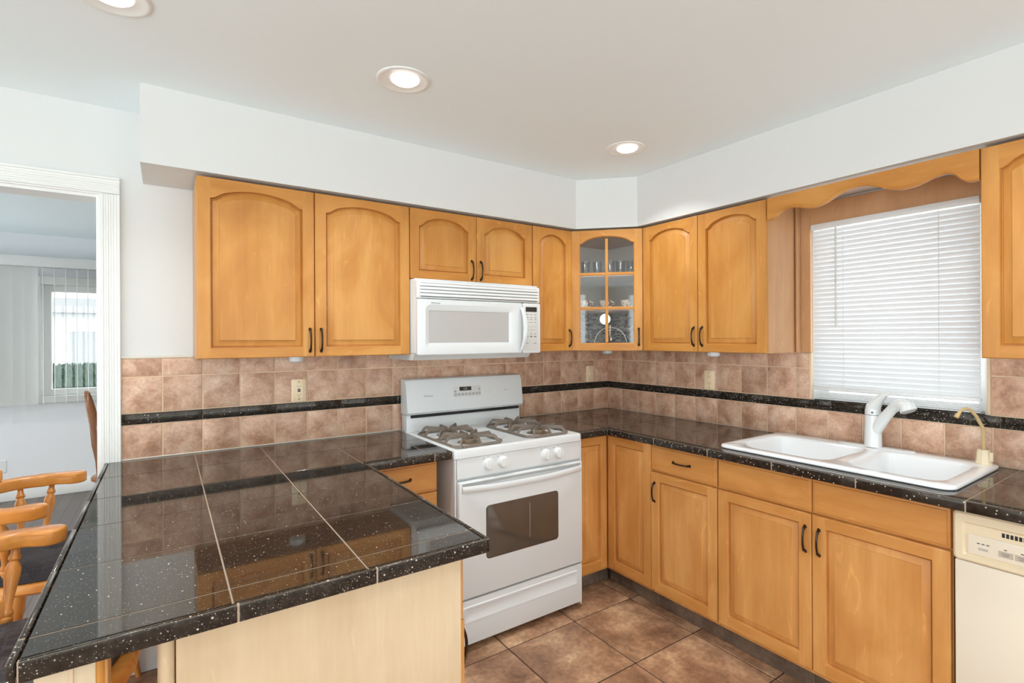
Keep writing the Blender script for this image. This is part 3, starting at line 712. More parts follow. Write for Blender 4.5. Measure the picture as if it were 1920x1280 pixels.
# ------------------------------------------------------------------ counters
def cells(b, xs, ys, z0, z1, hole=None, gap=.0028, clip=None, mat=0):
    for a, c in zip(xs, xs[1:]):
        for d, e in zip(ys, ys[1:]):
            x0, x1, y0, y1 = min(a, c), max(a, c), min(d, e), max(d, e)
            R = [(x0 + gap / 2, x1 - gap / 2, y0 + gap / 2, y1 - gap / 2)]
            if hole:
                h0, h1, k0, k1 = hole; out = []
                for (p, q, r, s) in R:
                    if q <= h0 or p >= h1 or s <= k0 or r >= k1: out.append((p, q, r, s)); continue
                    if p < h0: out.append((p, h0, r, s))
                    if q > h1: out.append((h1, q, r, s))
                    pp, qq = max(p, h0), min(q, h1)
                    if r < k0: out.append((pp, qq, r, k0))
                    if s > k1: out.append((pp, qq, k1, s))
                R = out
            for (p, q, r, s) in R:
                if q - p > .004 and s - r > .004: box(b, p, q, r, s, z0, z1, bev=.0009, seg=1, mat=mat)
ZB = ZK - .035
# left run and peninsula
root = thing('countertop', (-2.45, -.8, ZB), 'black granite tile peninsula countertop, glossy, reaching the wall left of the range', 'countertop')
b = BM()
xsP = [-2.896, -2.593, -2.329, -2.030]; ysP = [-1.545, -1.53 + .0, -1.225, -.92, -.615, -.31, -.012]
cells(b, xsP, [-1.603, -1.535, -1.227, -.921, -.615, -.31, -.012], ZK - .011, ZK)
cells(b, [-2.030, -1.727, -1.627], [-.645, -.615, -.31, -.012], ZK - .011, ZK)
obj('tile_top', b, M['granite'], root)
def edge_run(root, p, q, nrm, joints, z0=ZB, z1=ZK + .0002, t=.012):
    b = BM()
    p = Vector(p); q = Vector(q); d = (q - p); L = d.length; F = Frame(p, d, nrm)
    js = [0] + [j for j in joints if 0 < j < L] + [L]
    for a, c in zip(js, js[1:]): box(b, a + .0008, c - .0008, z0, z1, 0, t, bev=.003, seg=3, F=F)
    obj('edge_tiles', b, M['granite_edge'], root)
edge_run(root, (-2.896, -1.604, 0), (-2.022, -1.604, 0), (0, -1, 0), [.311, .585])
edge_run(root, (-2.0275, -1.616, 0), (-2.0275, -.648, 0), (1, 0, 0), [.09, .395, .70])
edge_run(root, (-2.014, -.648, 0), (-1.6275, -.648, 0), (0, -1, 0), [.30])
edge_run(root, (-2.898, -.012, 0), (-2.898, -1.616, 0), (-1, 0, 0), [.3, .61, .91, 1.215, 1.52])
b = BM(); box(b, -2.8945, -2.0315, -1.6015, -.012, ZB + .004, ZK - .0009); box(b, -2.0315, -1.6285, -.6435, -.012, ZB + .004, ZK - .0009); box(b, -2.896, -2.022, -1.6152, -1.606, ZB + .002, ZK - .0006); box(b, -2.0255, -2.0163, -1.614, -.65, ZB + .002, ZK - .0006); box(b, -2.012, -1.629, -.6592, -.650, ZB + .002, ZK - .0006); box(b, -2.9092, -2.900, -1.614, -.013, ZB + .002, ZK - .0006)
obj('grout_bed', b, M['cgrout'], root)
# right run
SH = (-.545, -.066, -2.128, -1.325)
root = thing('countertop', (-.33, -1.6, ZB), 'black granite tile countertop along the window wall holding the sink', 'countertop')
b = BM(); xr = [-.640, -.61, -.305, -.012]; yr = [-3.2] + [-.075 - .3048 * k for k in range(10, -1, -1)] + [-.012]
yr = [-3.2, -3.12, -2.817, -2.512, -2.207, -1.902, -1.597, -1.292, -.987, -.682, -.61, -.305, -.012]
cells(b, xr, yr, ZK - .011, ZK, hole=SH); cells(b, [-.854, -.640], [-.640, -.61, -.305, -.012], ZK - .011, ZK); obj('tile_top', b, M['granite'], root)
edge_run(root, (-.642, -.654, 0), (-.642, -3.2, 0), (-1, 0, 0), [.33, .64, .94, 1.248, 1.553, 1.858, 2.163, 2.468]); edge_run(root, (-.853, -.642, 0), (-.642, -.642, 0), (0, -1, 0), [])
b = BM()
for (p, q, r, s) in ((-.6415, -.012, -3.2, SH[2]), (-.6415, -.012, SH[3], -.012), (-.6415, SH[0], SH[2], SH[3]), (SH[1], -.012, SH[2], SH[3]), (-.853, -.6415, -.6415, -.012)):
    box(b, p, q, r, s, ZB + .004, ZK - .0009)
box(b, -.6532, -.644, -3.199, -.655, ZB + .002, ZK - .0006); box(b, -.852, -.655, -.6532, -.644, ZB + .002, ZK - .0006)
obj('grout_bed', b, M['cgrout'], root)

# ------------------------------------------------------------------ sink, faucet, filter tap
root = thing('kitchen_sink', (-.305, -1.727, ZK), 'white double-bowl drop-in porcelain sink below the kitchen window', 'sink')
ZR = ZK + .016
out = rrect(-.578, -.028, -2.158, -1.295, .045, 6)
bowls = [((-.53, -.125, -1.748, -1.345), [.06, .10, .12, .07]), ((-.53, -.125, -2.115, -1.798), [.07, .07, .09, .06])]
b = BM()
V3 = lambda L, z: [Vector((x, y, z)) for x, y in L]
fs, R = loops(b, [V3(inset(out, .006), ZK + .0005), V3(out, ZK + .004), V3(out, ZR - .006), V3(inset(out, .002), ZR - .002), V3(inset(out, .008), ZR)], cap1=False)
outer_edges = [e for e in (b.edges.get((R[-1][i], R[-1][(i + 1) % len(out)])) for i in range(len(out))) if e]
alle = list(outer_edges)
for (x0, x1, y0, y1), rr in bowls:
    L = rrect(x0, x1, y0, y1, rr, 6)
    BI = lambda d: rrect(x0 + d, x1 - d, y0 + d, y1 - d, [max(.012, q - d) for q in rr], 6)
    fs, R = loops(b, [V3(L, ZR), V3(BI(.005), ZR - .003), V3(BI(.011), ZR - .012), V3(BI(.03), ZR - .10), V3(BI(.045), ZR - .15), V3(BI(.075), ZR - .163)], cap1=True)
    for f in fs: f.normal_flip()
    for i in range(len(L)):
        e = b.edges.get((R[0][i], R[0][(i + 1) % len(L)]))
        if e: alle.append(e)
bmesh.ops.triangle_fill(b, use_beauty=True, use_dissolve=False, edges=alle, normal=(0, 0, 1))
obj('basin', b, M['porc'], root, smooth=50, recalc=True)
for (x0, x1, y0, y1), rr in bowls:
    b = BM(); c = Vector(((x0 + x1) / 2, (y0 + y1) / 2, ZR - .1635)); lathe(b, [(0, .002), (.02, .002), (.03, .003), (.04, .004), (.042, .001)], c, seg=24); obj('drain', b, M['gold'], root)
# faucet
fc = Vector((-.078, -1.742, ZR))
root = thing('faucet', fc, 'white single-lever pull-out faucet behind the divider of the sink', 'faucet')
b = BM(); prism(b, rrect(-.105, -.05, -1.90, -1.60, .027, 6), ZR, ZR + .006, PZ, bev=.002)
lathe(b, [(.036, .004), (.034, .01), (.033, .05), (.0315, .12), (.0315, .145), (.0, .146)], fc, seg=28); obj('body', b, M['faucet'], root, recalc=True)
b = BM()  # spout: rises to the front right, bulges into a pull-out head
sp = [fc + Vector(v) for v in ((0, -.005, .07), (-.014, -.03, .107), (-.027, -.062, .152), (-.036, -.086, .182), (-.043, -.106, .199), (-.050, -.127, .206), (-.055, -.143, .200), (-.058, -.152, .182))]
tube(b, sp, [.027, .0245, .0215, .0205, .023, .027, .030, .031], seg=20); obj('spout', b, M['faucet'], root, recalc=True)
b = BM(); tube(b, [sp[-1] + Vector((.0003, .001, .002)), sp[-1] + Vector((-.0006, -.002, -.004))], .024, seg=20); obj('spray_face', b, M['inkl'], root, recalc=True)
b = BM()
lathe(b, [(.0315, .147), (.031, .165), (.026, .19), (.014, .2), (0, .202)], fc, seg=28)
hp = [fc + Vector(v) for v in ((0, 0, .165), (-.004, -.012, .195), (-.012, -.032, .222), (-.022, -.056, .240), (-.03, -.078, .247))]
tube(b, hp, [.029, .025, .018, .010, .004], seg=16); obj('lever', b, M['faucet'], root, recalc=True)
b = BM(); lathe(b, [(0, .001), (.004, .0008), (.005, 0)], fc + Vector((-.0305, -.008, .158)), (-1, -.2, 0), seg=12); obj('temperature_mark', b, M['ink'], root)
# filter tap
fc = Vector((-.085, -2.118, ZR))
root = thing('water_filter_tap', fc, 'small yellowed gooseneck filter tap at the right rear corner of the sink', 'tap')
b = BM(); lathe(b, [(.0, 0), (.027, .0), (.0275, .004), (.0245, .01), (.0215, .045), (.018, .056), (.0, .058)], fc, seg=8); obj('base', b, M['almond'], root, smooth=25, recalc=True)
b = BM(); box(b, fc.x - .012, fc.x - .004, fc.y - .03, fc.y - .018, fc.z + .014, fc.z + .05, bev=.003); obj('lever', b, M['almond'], root)
b = BM(); pts = [fc + Vector(v) for v in ((0, 0, .055), (0, 0, .125), (-.004, .003, .145), (-.022, .016, .185), (-.038, .028, .208), (-.052, .038, .215), (-.068, .05, .207), (-.077, .056, .192))]
tube(b, pts, .0058, seg=10); obj('spout_tube', b, M['aged'], root, recalc=True)
b = BM(); d = (pts[-1] - pts[-2]).normalized(); tube(b, [pts[-1] - d * .002, pts[-1] + d * .014], .0078, seg=12); obj('nozzle', b, M['aged'], root, recalc=True)

# ------------------------------------------------------------------ base cabinets
def base_cabinet(O, U, N, w, fronts, label, d=.56, z0=.10, z1=ZB, inside=True):
    F = Frame(O, U, N); root = thing('base_cabinet', F.p(w / 2, 0, -.3), label, 'cabinet', 'base cabinets')
    b = BM(); t = .018
    box(b, 0, t, z0, z1, -d, 0, F=F); box(b, w - t, w, z0, z1, -d, 0, F=F); box(b, t, w - t, z0, z0 + t, -d, 0, F=F); box(b, t, w - t, z0 + t, z1, -d, -d + .006, F=F)
    box(b, t, w - t, z1 - .03, z1, -.02, 0, F=F); box(b, t, w - t, .725, .75, -.02, 0, F=F)
    box(b, .0, w, .001, z0, -d, -.062, mat=1, F=F)
    obj('cabinet_body', b, [M['wv2'], M['dark']], root)
    for kind, u0, v0, ww, hh, hd in fronts:
        b = BM()
        if kind == 'door': door(b, F, u0, v0, ww, hh, su=.048, sb=.048, st=.044); o = obj('door', b, LO, root)
        else: slab(b, F, u0, v0, ww, hh); o = obj('drawer' if kind == 'drawer' else 'false_drawer_front', b, LO, root)
        if hd: pull(F, o, hd[0], hd[1], vert=hd[2])
    return root, F
RX = (0, -1, 0); RN = (-1, 0, 0)
# blind corner: one L-shaped cabinet with two leaves
root = thing('base_cabinet', (-.45, -.45, 0), 'L-shaped maple corner base cabinet with two tall doors right of the range', 'cabinet', 'base cabinets')
b = BM(); z0, z1 = .10, ZB
prism(b, [(-.848, -.02), (-.848, -.58), (-.58, -.58), (-.58, -.914), (-.02, -.914), (-.02, -.02)], z0, z1, PZ)
prism(b, [(-.848, -.02), (-.848, -.52), (-.52, -.52), (-.52, -.914), (-.02, -.914), (-.02, -.02)], .001, z0, PZ, mat=1)
obj('cabinet_body', b, [M['wv2'], M['dark']], root)
F = Frame((-.848, -.58, 0), (1, 0, 0), (0, -1, 0)); b = BM(); door(b, F, .0, .12, .245, .755, su=.046, sb=.048, st=.044); obj('door', b, LO, root)
F = Frame((-.58, -.603, 0), RX, RN); b = BM(); door(b, F, .0, .12, .313, .755, su=.048, sb=.048, st=.044); obj('door', b, LO, root)
base_cabinet((-.58, -.917, 0), RX, RN, .390, [('drawer', .001, .742, .387, .132, (.194, .809, False)), ('door', .001, .12, .387, .615, (.026, .632, True))],
             'maple base cabinet with one handled drawer over one door, left of the sink')
base_cabinet((-.58, -1.309, 0), RX, RN, .850, [('false', .002, .742, .412, .132, None), ('false', .417, .742, .43, .132, None),
             ('door', .002, .12, .412, .615, (.391, .632, True)), ('door', .417, .12, .43, .615, (.443, .632, True))],
             'wide two-door maple sink base cabinet below the white sink')
root, F = base_cabinet((-2.038, -.58, 0), (1, 0, 0), (0, -1, 0), .366, [('drawer', .002, .742, .362, .132, (.184, .809, False)), ('drawer', .002, .43, .362, .305, (.184, .66, False)), ('drawer', .002, .12, .362, .303, (.184, .35, False))],
             'maple drawer base cabinet left of the range, partly behind the peninsula')
# peninsula cabinet
root = thing('peninsula_cabinet', (-2.39, -1.0, 0), 'pale maple-clad peninsula cabinet under the granite countertop', 'cabinet')
b = BM(); box(b, -2.70, -2.082, -1.54, -.022, .10, ZB); box(b, -2.70, -2.14, -1.54, -.022, .001, .10, mat=1); obj('cabinet_body', b, [M['pale'], M['dark']], root)
b = BM(); box(b, -2.685, -2.074, -1.567, -1.5405, .001, ZB, bev=.002, seg=1); obj('end_panel', b, M['pale'], root)
b = BM(); tube(b, [Vector((-2.70, -1.556, .002)), Vector((-2.70, -1.556, ZB - .001))], .0135, seg=14, up=(1, 0, 0)); box(b, -2.714, -2.7005, -1.556, -1.50, .002, ZB - .001); obj('corner_moulding', b, M['pale'], root, recalc=True)
FP = Frame((-2.082, -1.565, 0), (0, 1, 0), (1, 0, 0))
for u0, ww in ((.002, .44), (.445, .44)):
    b = BM(); slab(b, FP, u0, .712, ww, .168); o = obj('drawer', b, LO, root); pull(FP, o, u0 + ww / 2, .78, vert=False)
    b = BM(); door(b, FP, u0, .12, ww, .588, su=.055); o = obj('door', b, LO, root); pull(FP, o, u0 + .03, .62)
# support post under the overhang
root = thing('support_post', (-2.84, -1.56, 0), 'pale maple support post under the front left corner of the peninsula overhang', 'post')
b = BM(); box(b, -2.880, -2.800, -1.595, -1.52, .001, ZB, bev=.003, seg=2)
box(b, -2.835, -2.83, -1.598, -1.594, .01, ZB - .002); obj('post', b, M['pale'], root)
b = BM(); tube(b, [Vector((-2.796, -1.585, .002)), Vector((-2.796, -1.585, ZB - .001))], .009, seg=12); box(b, -2.793, -2.784, -1.59, -1.53, .001, ZB - .001, bev=.002); obj('corner_moulding', b, M['wv'], root, recalc=True)
# toe kick tiles
root = thing('toe_kick', (-.53, -1.5, 0), 'brown slate tile toe kick under the base cabinets of the window wall', 'toe kick')
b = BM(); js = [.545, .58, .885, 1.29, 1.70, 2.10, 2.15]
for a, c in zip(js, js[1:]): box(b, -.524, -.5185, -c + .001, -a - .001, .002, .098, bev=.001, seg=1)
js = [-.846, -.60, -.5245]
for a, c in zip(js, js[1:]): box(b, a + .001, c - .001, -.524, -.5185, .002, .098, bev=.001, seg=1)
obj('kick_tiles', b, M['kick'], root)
b = BM(); box(b, -.521, -.5175, -2.15, -.52, .001, .099); box(b, -.846, -.52, -.521, -.5175, .001, .099); obj('grout', b, M['fgrout'], root)

# ------------------------------------------------------------------ dishwasher
root = thing('dishwasher', (-.33, -2.47, 0), 'bisque built-in dishwasher at the right edge, right of the sink cabinet', 'dishwasher')
b = BM(); box(b, -.585, -.03, -2.768, -2.168, .10, ZB - .002); box(b, -.53, -.03, -2.76, -2.175, .001, .10); obj('cabinet_body', b, M['dark'], root)
FD = Frame((-.585, -2.166, 0), RX, RN)
b = BM(); box(b, .002, .602, .10, .722, 0, .022, bev=.005, F=FD); obj('door', b, M['dwbody'], root)
b = BM()
fs, R = loops(b, [[FD.p(x, y, 0) for x, y in rrect(0, .604, .724, .878, .012)], [FD.p(x, y, .024) for x, y in rrect(0, .604, .724, .878, .012)], [FD.p(x, y, .03) for x, y in rrect(.006, .598, .73, .872, .010)],
      [FD.p(x, y, .03) for x, y in rrect(.024, .58, .742, .848, .006)], [FD.p(x, y, .022) for x, y in rrect(.03, .574, .747, .843, .005)]])
pn = obj('control_panel', b, M['almond'], root, recalc=True)
b = BM(); prism(b, rrect(.036, .568, .752, .812, .004), .0222, .026, lambda x, y, a: FD.p(x, y, a), bev=.001); obj('fascia', b, M['almondd'], pn)
b = BM()
for k in range(11): box(b, .115 + k * .0095, .1215 + k * .0095, .823, .836, .0215, .0228, F=FD)
obj('vent_slots', b, M['dark'], pn)
for k in range(6):
    b = BM(); box(b, .108 + k * .037, .141 + k * .037, .764, .782, .026, .0272, bev=.0005, seg=1, F=FD); bt = obj('button', b, M['dwbtn'], pn)
    b = BM(); box(b, .114 + k * .037, .134 + k * .037, .7745, .7765, .0273, .0276, F=FD); box(b, .117 + k * .037, .131 + k * .037, .769, .771, .0273, .0276, F=FD); obj('print', b, M['ink'], bt)
for q in [(.120 + k * .037, .127 + k * .037, .786, .7885) for k in range(6)] + [(.058 + k * .011, .065 + k * .011, .787, .7895) for k in range(3)]:
    b = BM(); box(b, *q, .026, .0265, F=FD); obj('indicator_light', b, M['dark'], pn)
b = BM(); box(b, .061, .084, .773, .7745, .026, .0265, F=FD); box(b, .061, .084, .769, .7705, .026, .0265, F=FD); obj('print', b, M['ink'], pn)

# ------------------------------------------------------------------ range
X0, X1 = -1.6215, -.8585
root = thing('gas_range', ((X0 + X1) / 2, -.34, 0), 'white freestanding gas range with four burners under the microwave', 'range')
b = BM(); box(b, X0 + .003, X1 - .003, -.655, -.03, .03, .884, bev=.003, seg=1)
for (x, y) in ((X0 + .06, -.6), (X1 - .06, -.6), (X0 + .06, -.08), (X1 - .06, -.08)): lathe(b, [(0, 0), (.016, 0), (.016, .03)], (x, y, .0005), seg=12, mat=1)
obj('body', b, [M['white'], M['dark']], root)
for q in (X1 - .010, X0 + .001):
    b = BM(); box(b, q, q + .009, -.668, -.655, .012, .884, bev=.002, seg=1); obj('side_flange', b, M['white'], root)
b = BM()  # cooktop with raised rim
o_ = rrect(X0, X1, -.672, -.075, .014, 4)
RI = lambda d: rrect(X0 + d, X1 - d, -.672 + d, -.075 - d, max(.003, .014 - d), 4)
loops(b, [V3(o_, .886), V3(o_, .914), V3(RI(.003), .9215), V3(RI(.011), .9255), V3(RI(.024), .9255), V3(RI(.034), .921)], cap0=True)
ct = obj('cooktop', b, M['white'], root, recalc=True)
FG = Frame((X0, -.655, 0), (1, 0, 0), (0, -1, 0)); RW = X1 - X0
b = BM(); prism(b, [(-.655, .792), (-.672, .795), (-.667, .8835), (-.655, .8835)], X0 + .012, X1 - .012, lambda y, z, a: Vector((a, y, z)), bev=.002); cp = obj('control_panel', b, M['white'], root)
for i, x in enumerate((-1.443, -1.362, -1.100, -1.022)):
    c = Vector((x, -.6695, .842))
    b = BM(); lathe(b, [(.0305, 0), (.0305, .002), (.027, .004), (.0255, .020), (.023, .024), (0, .0245)], c, (0, -1, .06), seg=28)
    box(b, x - .0035, x + .0035, -.698, -.690, .822, .862, bev=.002)
    obj('knob', b, M['whitep'], cp, recalc=True)
    b = BM(); box(b, x - .0015, x + .0015, -.6698, -.668, .876, .8795); obj('dial_mark', b, M['ink'], cp)
    b = BM(); box(b, x - .030, x - .026, -.6706, -.669, .870, .873); obj('dial_mark', b, M['ink'], cp)
# oven door
b = BM(); D0 = -.657; D1 = -.688
box(b, X0 + .012, X1 - .012, D1, D0, .246, .782, bev=.007, seg=3)
dr = obj('oven_door', b, M['white'], root)
b = BM(); prism(b, rrect(-1.4685, -1.0365, .406, .655, .018, 6), D1 - .0015, D1 + .001, lambda x, z, a: Vector((x, a, z)), bev=.0008); obj('oven_window', b, M['ovglass'], dr)
b = BM(); box(b, X0 + .028, X1 - .028, D1 - .0012, D1 + .001, .762, .774); obj('vent_slot', b, M['inkl'], dr)
b = BM(); box(b, -1.2185, -1.2165, D1 - .0019, D1 - .0014, .455, .625); obj('drip_streak', b, M['inkl'], dr)
b = BM()
NH = 24; TP = []; 
for k in range(NH + 1):
    t = k / NH; x = X0 + .026 + (RW - .052) * t; s = math.sin(PI * t)
    TP.append((x, D1 - .010 - .024 * min(1, s * 1.2) ** .7, .749 - .007 * s))
rings = []
for (x, y, z) in TP:
    hh = .016; yy = y + .010
    rings.append([b.verts.new(v) for v in ((x, y, z - hh * .7), (x, y - .002, z), (x, y, z + hh * .7), (x, y + .004, z + hh), (x, yy, z + hh * .9), (x, yy, z - hh * .9), (x, y + .004, z - hh))])
for A, B_ in zip(rings, rings[1:]):
    for k in range(7): b.faces.new((A[k], A[(k + 1) % 7], B_[(k + 1) % 7], B_[k]))
b.faces.new(rings[0]); b.faces.new(rings[-1][::-1])
for x in (X0 + .036, X1 - .036): box(b, x - .009, x + .009, D1 - .012, D1 + .001, .738, .758, bev=.002, seg=1)
obj('handle', b, M['white'], dr, recalc=True, smooth=50)
# drawer
b = BM(); box(b, X0 + .012, X1 - .012, -.684, -.657, .034, .236, bev=.006, seg=3)
dw = obj('storage_drawer', b, M['white'], root)
b = BM(); pr = [Vector((x, -.6835, z)) for x, z in rrect(X0 + .03, X1 - .045, .135, .212, .012)]
loops(b, [pr, [Vector((x, -.6885, z)) for x, z in rrect(X0 + .034, X1 - .049, .139, .208, .010)], [Vector((x, -.6885, z)) for x, z in rrect(X0 + .045, X1 - .058, .147, .199, .008)], [Vector((x, -.686, z)) for x, z in rrect(X0 + .05, X1 - .062, .151, .195, .008)]])
obj('embossed_panel', b, M['white'], dw, recalc=True)
# backguard
b = BM()
box(b, X0 + .006, X1 - .006, -.098, -.03, .905, 1.015, bev=.003)
bgp = [(-.030, 1.018), (-.118, 1.018), (-.130, 1.030), (-.128, 1.06), (-.112, 1.185), (-.100, 1.207), (-.080, 1.212), (-.030, 1.212)]
prism(b, bgp, X0 - .001, X1 + .001, lambda y, z, a: Vector((a, y, z)), bev=.006, seg=3)
box(b, X0 + .03, X1 - .02, -.110, -.03, 1.0, 1.022, mat=1)
bgo = obj('backguard', b, [M['white'], M['dark']], root)
# electronic control on backguard (leaning face)
fn = Vector((0, -(1.185 - 1.06), -.016)).normalized() * 1; slope = Vector((0, .016, .125)).normalized(); NB = Vector((0, -1, .128)).normalized()
class FrameT(Frame):
    pass
FT = Frame((0, 0, 0), (1, 0, 0), (0, -1, 0)); FT.V = slope; FT.N = NB; FT.O = Vector((0, -.128, 1.06))
b = BM(); prism(b, rrect(-1.342, -1.158, .040, .100, .006), .0002, .0015, lambda x, y, a: FT.p(x, y, a), bev=.0005); ep = obj('control_pad', b, M['greyp'], bgo)
b = BM(); prism(b, rrect(-1.30, -1.222, .074, .096, .001), .0015, .0022, lambda x, y, a: FT.p(x, y, a)); obj('display', b, M['lcd'], ep)
RT = Matrix((( 1, 0, 0, 0), (0, slope.y, NB.y, 0), (0, slope.z, NB.z, 0), (0, 0, 0, 1)))
text('clock_digits', '1:21', .016, FT.p(-1.262, .085, .0024), RT, M['lcdtxt'], ep)
for k in range(7):
    b = BM(); x = -1.326 + k * .0232; box(b, x - .009, x + .007, .047, .060, .0014, .0022, F=FT); obj('button', b, M['inkl'], ep)
for (x, y) in ((-1.327, .072), (-1.168, .078), (-1.168, .055)):
    b = BM(); lathe(b, [(.0075, 0), (.0075, .0012), (0, .0014)], FT.p(x, y, .0012), NB, seg=12); obj('button', b, M['inkl'], ep)
b = BM(); box(b, -1.104, -1.092, .045, .056, .0002, .0008, F=FT); box(b, -1.104, -1.092, .062, .071, .0002, .0008, F=FT); box(b, -1.110, -1.102, .084, .089, .0002, .0008, F=FT); obj('light_switch', b, M['greyp'], bgo)
text('maker_script', 'Amana', .020, FT.p(-1.498, .058, .0008), RT, M['inkl'], bgo, shear=.4)
b = BM(); box(b, -.995, -.968, .062, .065, .0002, .0006, F=FT); obj('print', b, M['inkl'], bgo)
# grates and burners
def grate(x0, x1, y0, y1):
    g = None
    b = BM(); zb = .9235; zt = .958
    ch = .035; fr = [(x0 + ch, y0), (x1 - ch, y0), (x1, y0 + ch), (x1, y1 - ch), (x1 - ch, y1), (x0 + ch, y1), (x0, y1 - ch), (x0, y0 + ch)]
    def bar(p, q, w=.0065, h=.010):
        p = Vector(p); q = Vector(q); d = (q - p); L = d.length; d.normalize(); sd = d.cross(Vector((0, 0, 1)))
        if sd.length < 1e-4: sd = Vector((1, 0, 0))
        sd.normalize(); u = sd.cross(d); P = []
        vs = [b.verts.new(c + sd * a * w / 2 + u * e * h / 2) for c in (p, q) for a, e in ((-1, -1), (1, -1), (.7, 1), (-.7, 1))]
        for q4 in ((0, 1, 5, 4), (1, 2, 6, 5), (2, 3, 7, 6), (3, 0, 4, 7), (3, 2, 1, 0), (4, 5, 6, 7)): b.faces.new([vs[i] for i in q4])
    n = len(fr)
    for i in range(n): bar((*fr[i], zb + .005), (*fr[(i + 1) % n], zb + .005), .011, .010)
    ym = (y0 + y1) / 2; bar((x0, ym, zb + .005), (x1, ym, zb + .005), .010, .010)
    cx = (x0 + x1) / 2; hw = (x1 - x0) / 2; hl = (y1 - y0) / 4
    for cy in (ym - hl, ym + hl):
        for k in range(8):
            a = PI / 8 * 0 + k * PI / 4; dx, dy = math.cos(a), math.sin(a)
            s = min(hw / abs(dx) if abs(dx) > 1e-3 else 9, hl / abs(dy) if abs(dy) > 1e-3 else 9)
            if k % 2: s *= .93
            e = Vector((cx + dx * s, cy + dy * s, zb + .006)); k1 = Vector((cx + dx * (s - .022), cy + dy * (s - .022), zt)); inn = Vector((cx + dx * .018, cy + dy * .018, zt - .003))
            bar(e, k1, .008, .013); bar(k1, inn, .007, .015)
        lathe(b, [(.020, 0), (.02, .004), (.012, .006), (.012, 0)], (cx, cy, zt - .009), seg=12)
    return b, [(cx, ym - hl), (cx, ym + hl)]
for (gx0, gx1) in ((-1.590, -1.318), (-1.165, -.893)):
    b, cs = grate(gx0, gx1, -.622, -.165); gr = obj('grate', b, M['iron'], ct, recalc=True, smooth=25)
    for (cx, cy) in cs:
        b = BM(); lathe(b, [(.062, 0), (.058, .0015), (.04, .001), (.034, .002), (.034, .012), (.04, .014), (.04, .018), (.034, .021), (0, .022)], (cx, cy, .9212), seg=28); obj('burner', b, M['burner'], ct)

# ------------------------------------------------------------------ microwave
MX0, MX1 = -1.6815, -.9275; MF = -.400
root = thing('microwave', ((MX0 + MX1) / 2, -.2, 1.345), 'white over-the-range microwave with pale grey window and keypad', 'microwave')
b = BM(); prism(b, [(-.012, 1.362), (-.012, 1.7335), (-.372, 1.7335), (-.372, 1.362)], MX0, MX1, lambda y, z, a: Vector((a, y, z)), bev=.002)
prism(b, [(-.012, 1.326), (-.335, 1.326), (-.368, 1.361), (-.012, 1.361)], MX0, MX1 - .04, lambda y, z, a: Vector((a, y, z)), mat=1)
obj('body', b, [M['white'], M['greyp']], root)
b = BM(); box(b, MX0 + .0, MX1, MF + .004, -.372, 1.634, 1.722, bev=.006, seg=2)
vg = obj('vent_grille', b, M['whitep'], root)
for k in range(4):
    z = 1.648 + k * .0165
    b = BM(); prism(b, [(MF + .005, z), (MF - .006, z - .001), (MF - .004, z + .010), (MF + .005, z + .013)], MX0 + .012, MX1 - .012, lambda y, zz_, a: Vector((a, y, zz_)), bev=.0015); obj('louver', b, M['whitep'], vg)
b = BM(); 
for k in range(5): box(b, MX0 + .02, MX1 - .02, MF + .0025, MF + .0045, 1.6415 + k * .0165, 1.6455 + k * .0165)
obj('vent_slots', b, M['ink'], vg)
# door with dished surround
DX1 = -1.052
b = BM(); Pm = lambda L, y: [Vector((x, y, z)) for x, z in L]
o_ = rrect(MX0 + .002, DX1, 1.352, 1.631, .008, 4)
loops(b, [Pm(o_, -.3735), Pm(o_, MF + .004), Pm(rrect(MX0 + .006, DX1 - .004, 1.356, 1.627, .006, 4), MF), Pm(rrect(MX0 + .042, DX1 - .06, 1.380, 1.605, .03, 4), MF - .004), Pm(rrect(MX0 + .064, DX1 - .086, 1.412, 1.575, .004, 4), MF + .006), Pm(rrect(MX0 + .0655, DX1 - .0875, 1.4135, 1.5735, .003, 4), MF + .009)], cap1=False)
d_ = obj('door', b, M['white'], root, recalc=True, smooth=25)
b = BM(); prism(b, rrect(MX0 + .064, DX1 - .086, 1.412, 1.575, .004, 4), MF + .008, MF + .011, lambda x, z, a: Vector((x, a, z))); obj('door_window', b, M['mwglass'], d_)
b = BM(); hp = []
for k in range(17):
    t = k / 16; hp.append(Vector((-1.062 + .012 * math.sin(PI * t), MF - .004 - .026 * math.sin(PI * t) ** .6, 1.372 + .232 * t)))
tube(b, hp, [.007 + .004 * math.sin(PI * k / 16) for k in range(17)], seg=12, flat=1.4, up=(0, 1, 0)); obj('handle', b, M['white'], d_, recalc=True)
text('maker_script', 'Whirlpool', .012, (-1.585, MF - .0035, 1.612), ROT_BACK, M['ink'], d_, shear=.2)
b = BM(); prism(b, rrect(DX1 + .003, MX1, 1.352, 1.631, .008, 4), -.3735, MF, lambda x, z, a: Vector((x, a, z)), bev=.002); kp = obj('control_panel', b, M['white'], root)
b = BM(); prism(b, rrect(-1.040, -.942, 1.366, 1.618, .004, 4), MF, MF - .0012, lambda x, z, a: Vector((x, a, z)), bev=.0004); kd = obj('keypad', b, M['greyp'], kp)
b = BM(); box(b, -1.030, -.953, MF - .0022, MF - .001, 1.583, 1.610); obj('display', b, M['lcd'], kd)
b = BM()
for r, z in enumerate((1.568, 1.551, 1.540, 1.524)):
    for c in range(3): box(b, -1.028 + c * .028, -1.012 + c * .028, MF - .0018, MF - .001, z - .0014, z + .0014)
for c in range(3): box(b, -1.026 + c * .028, -1.014 + c * .028, MF - .0018, MF - .001, 1.4580, 1.4610); box(b, -1.028 + c * .028, -1.013 + c * .028, MF - .0018, MF - .001, 1.441, 1.447)
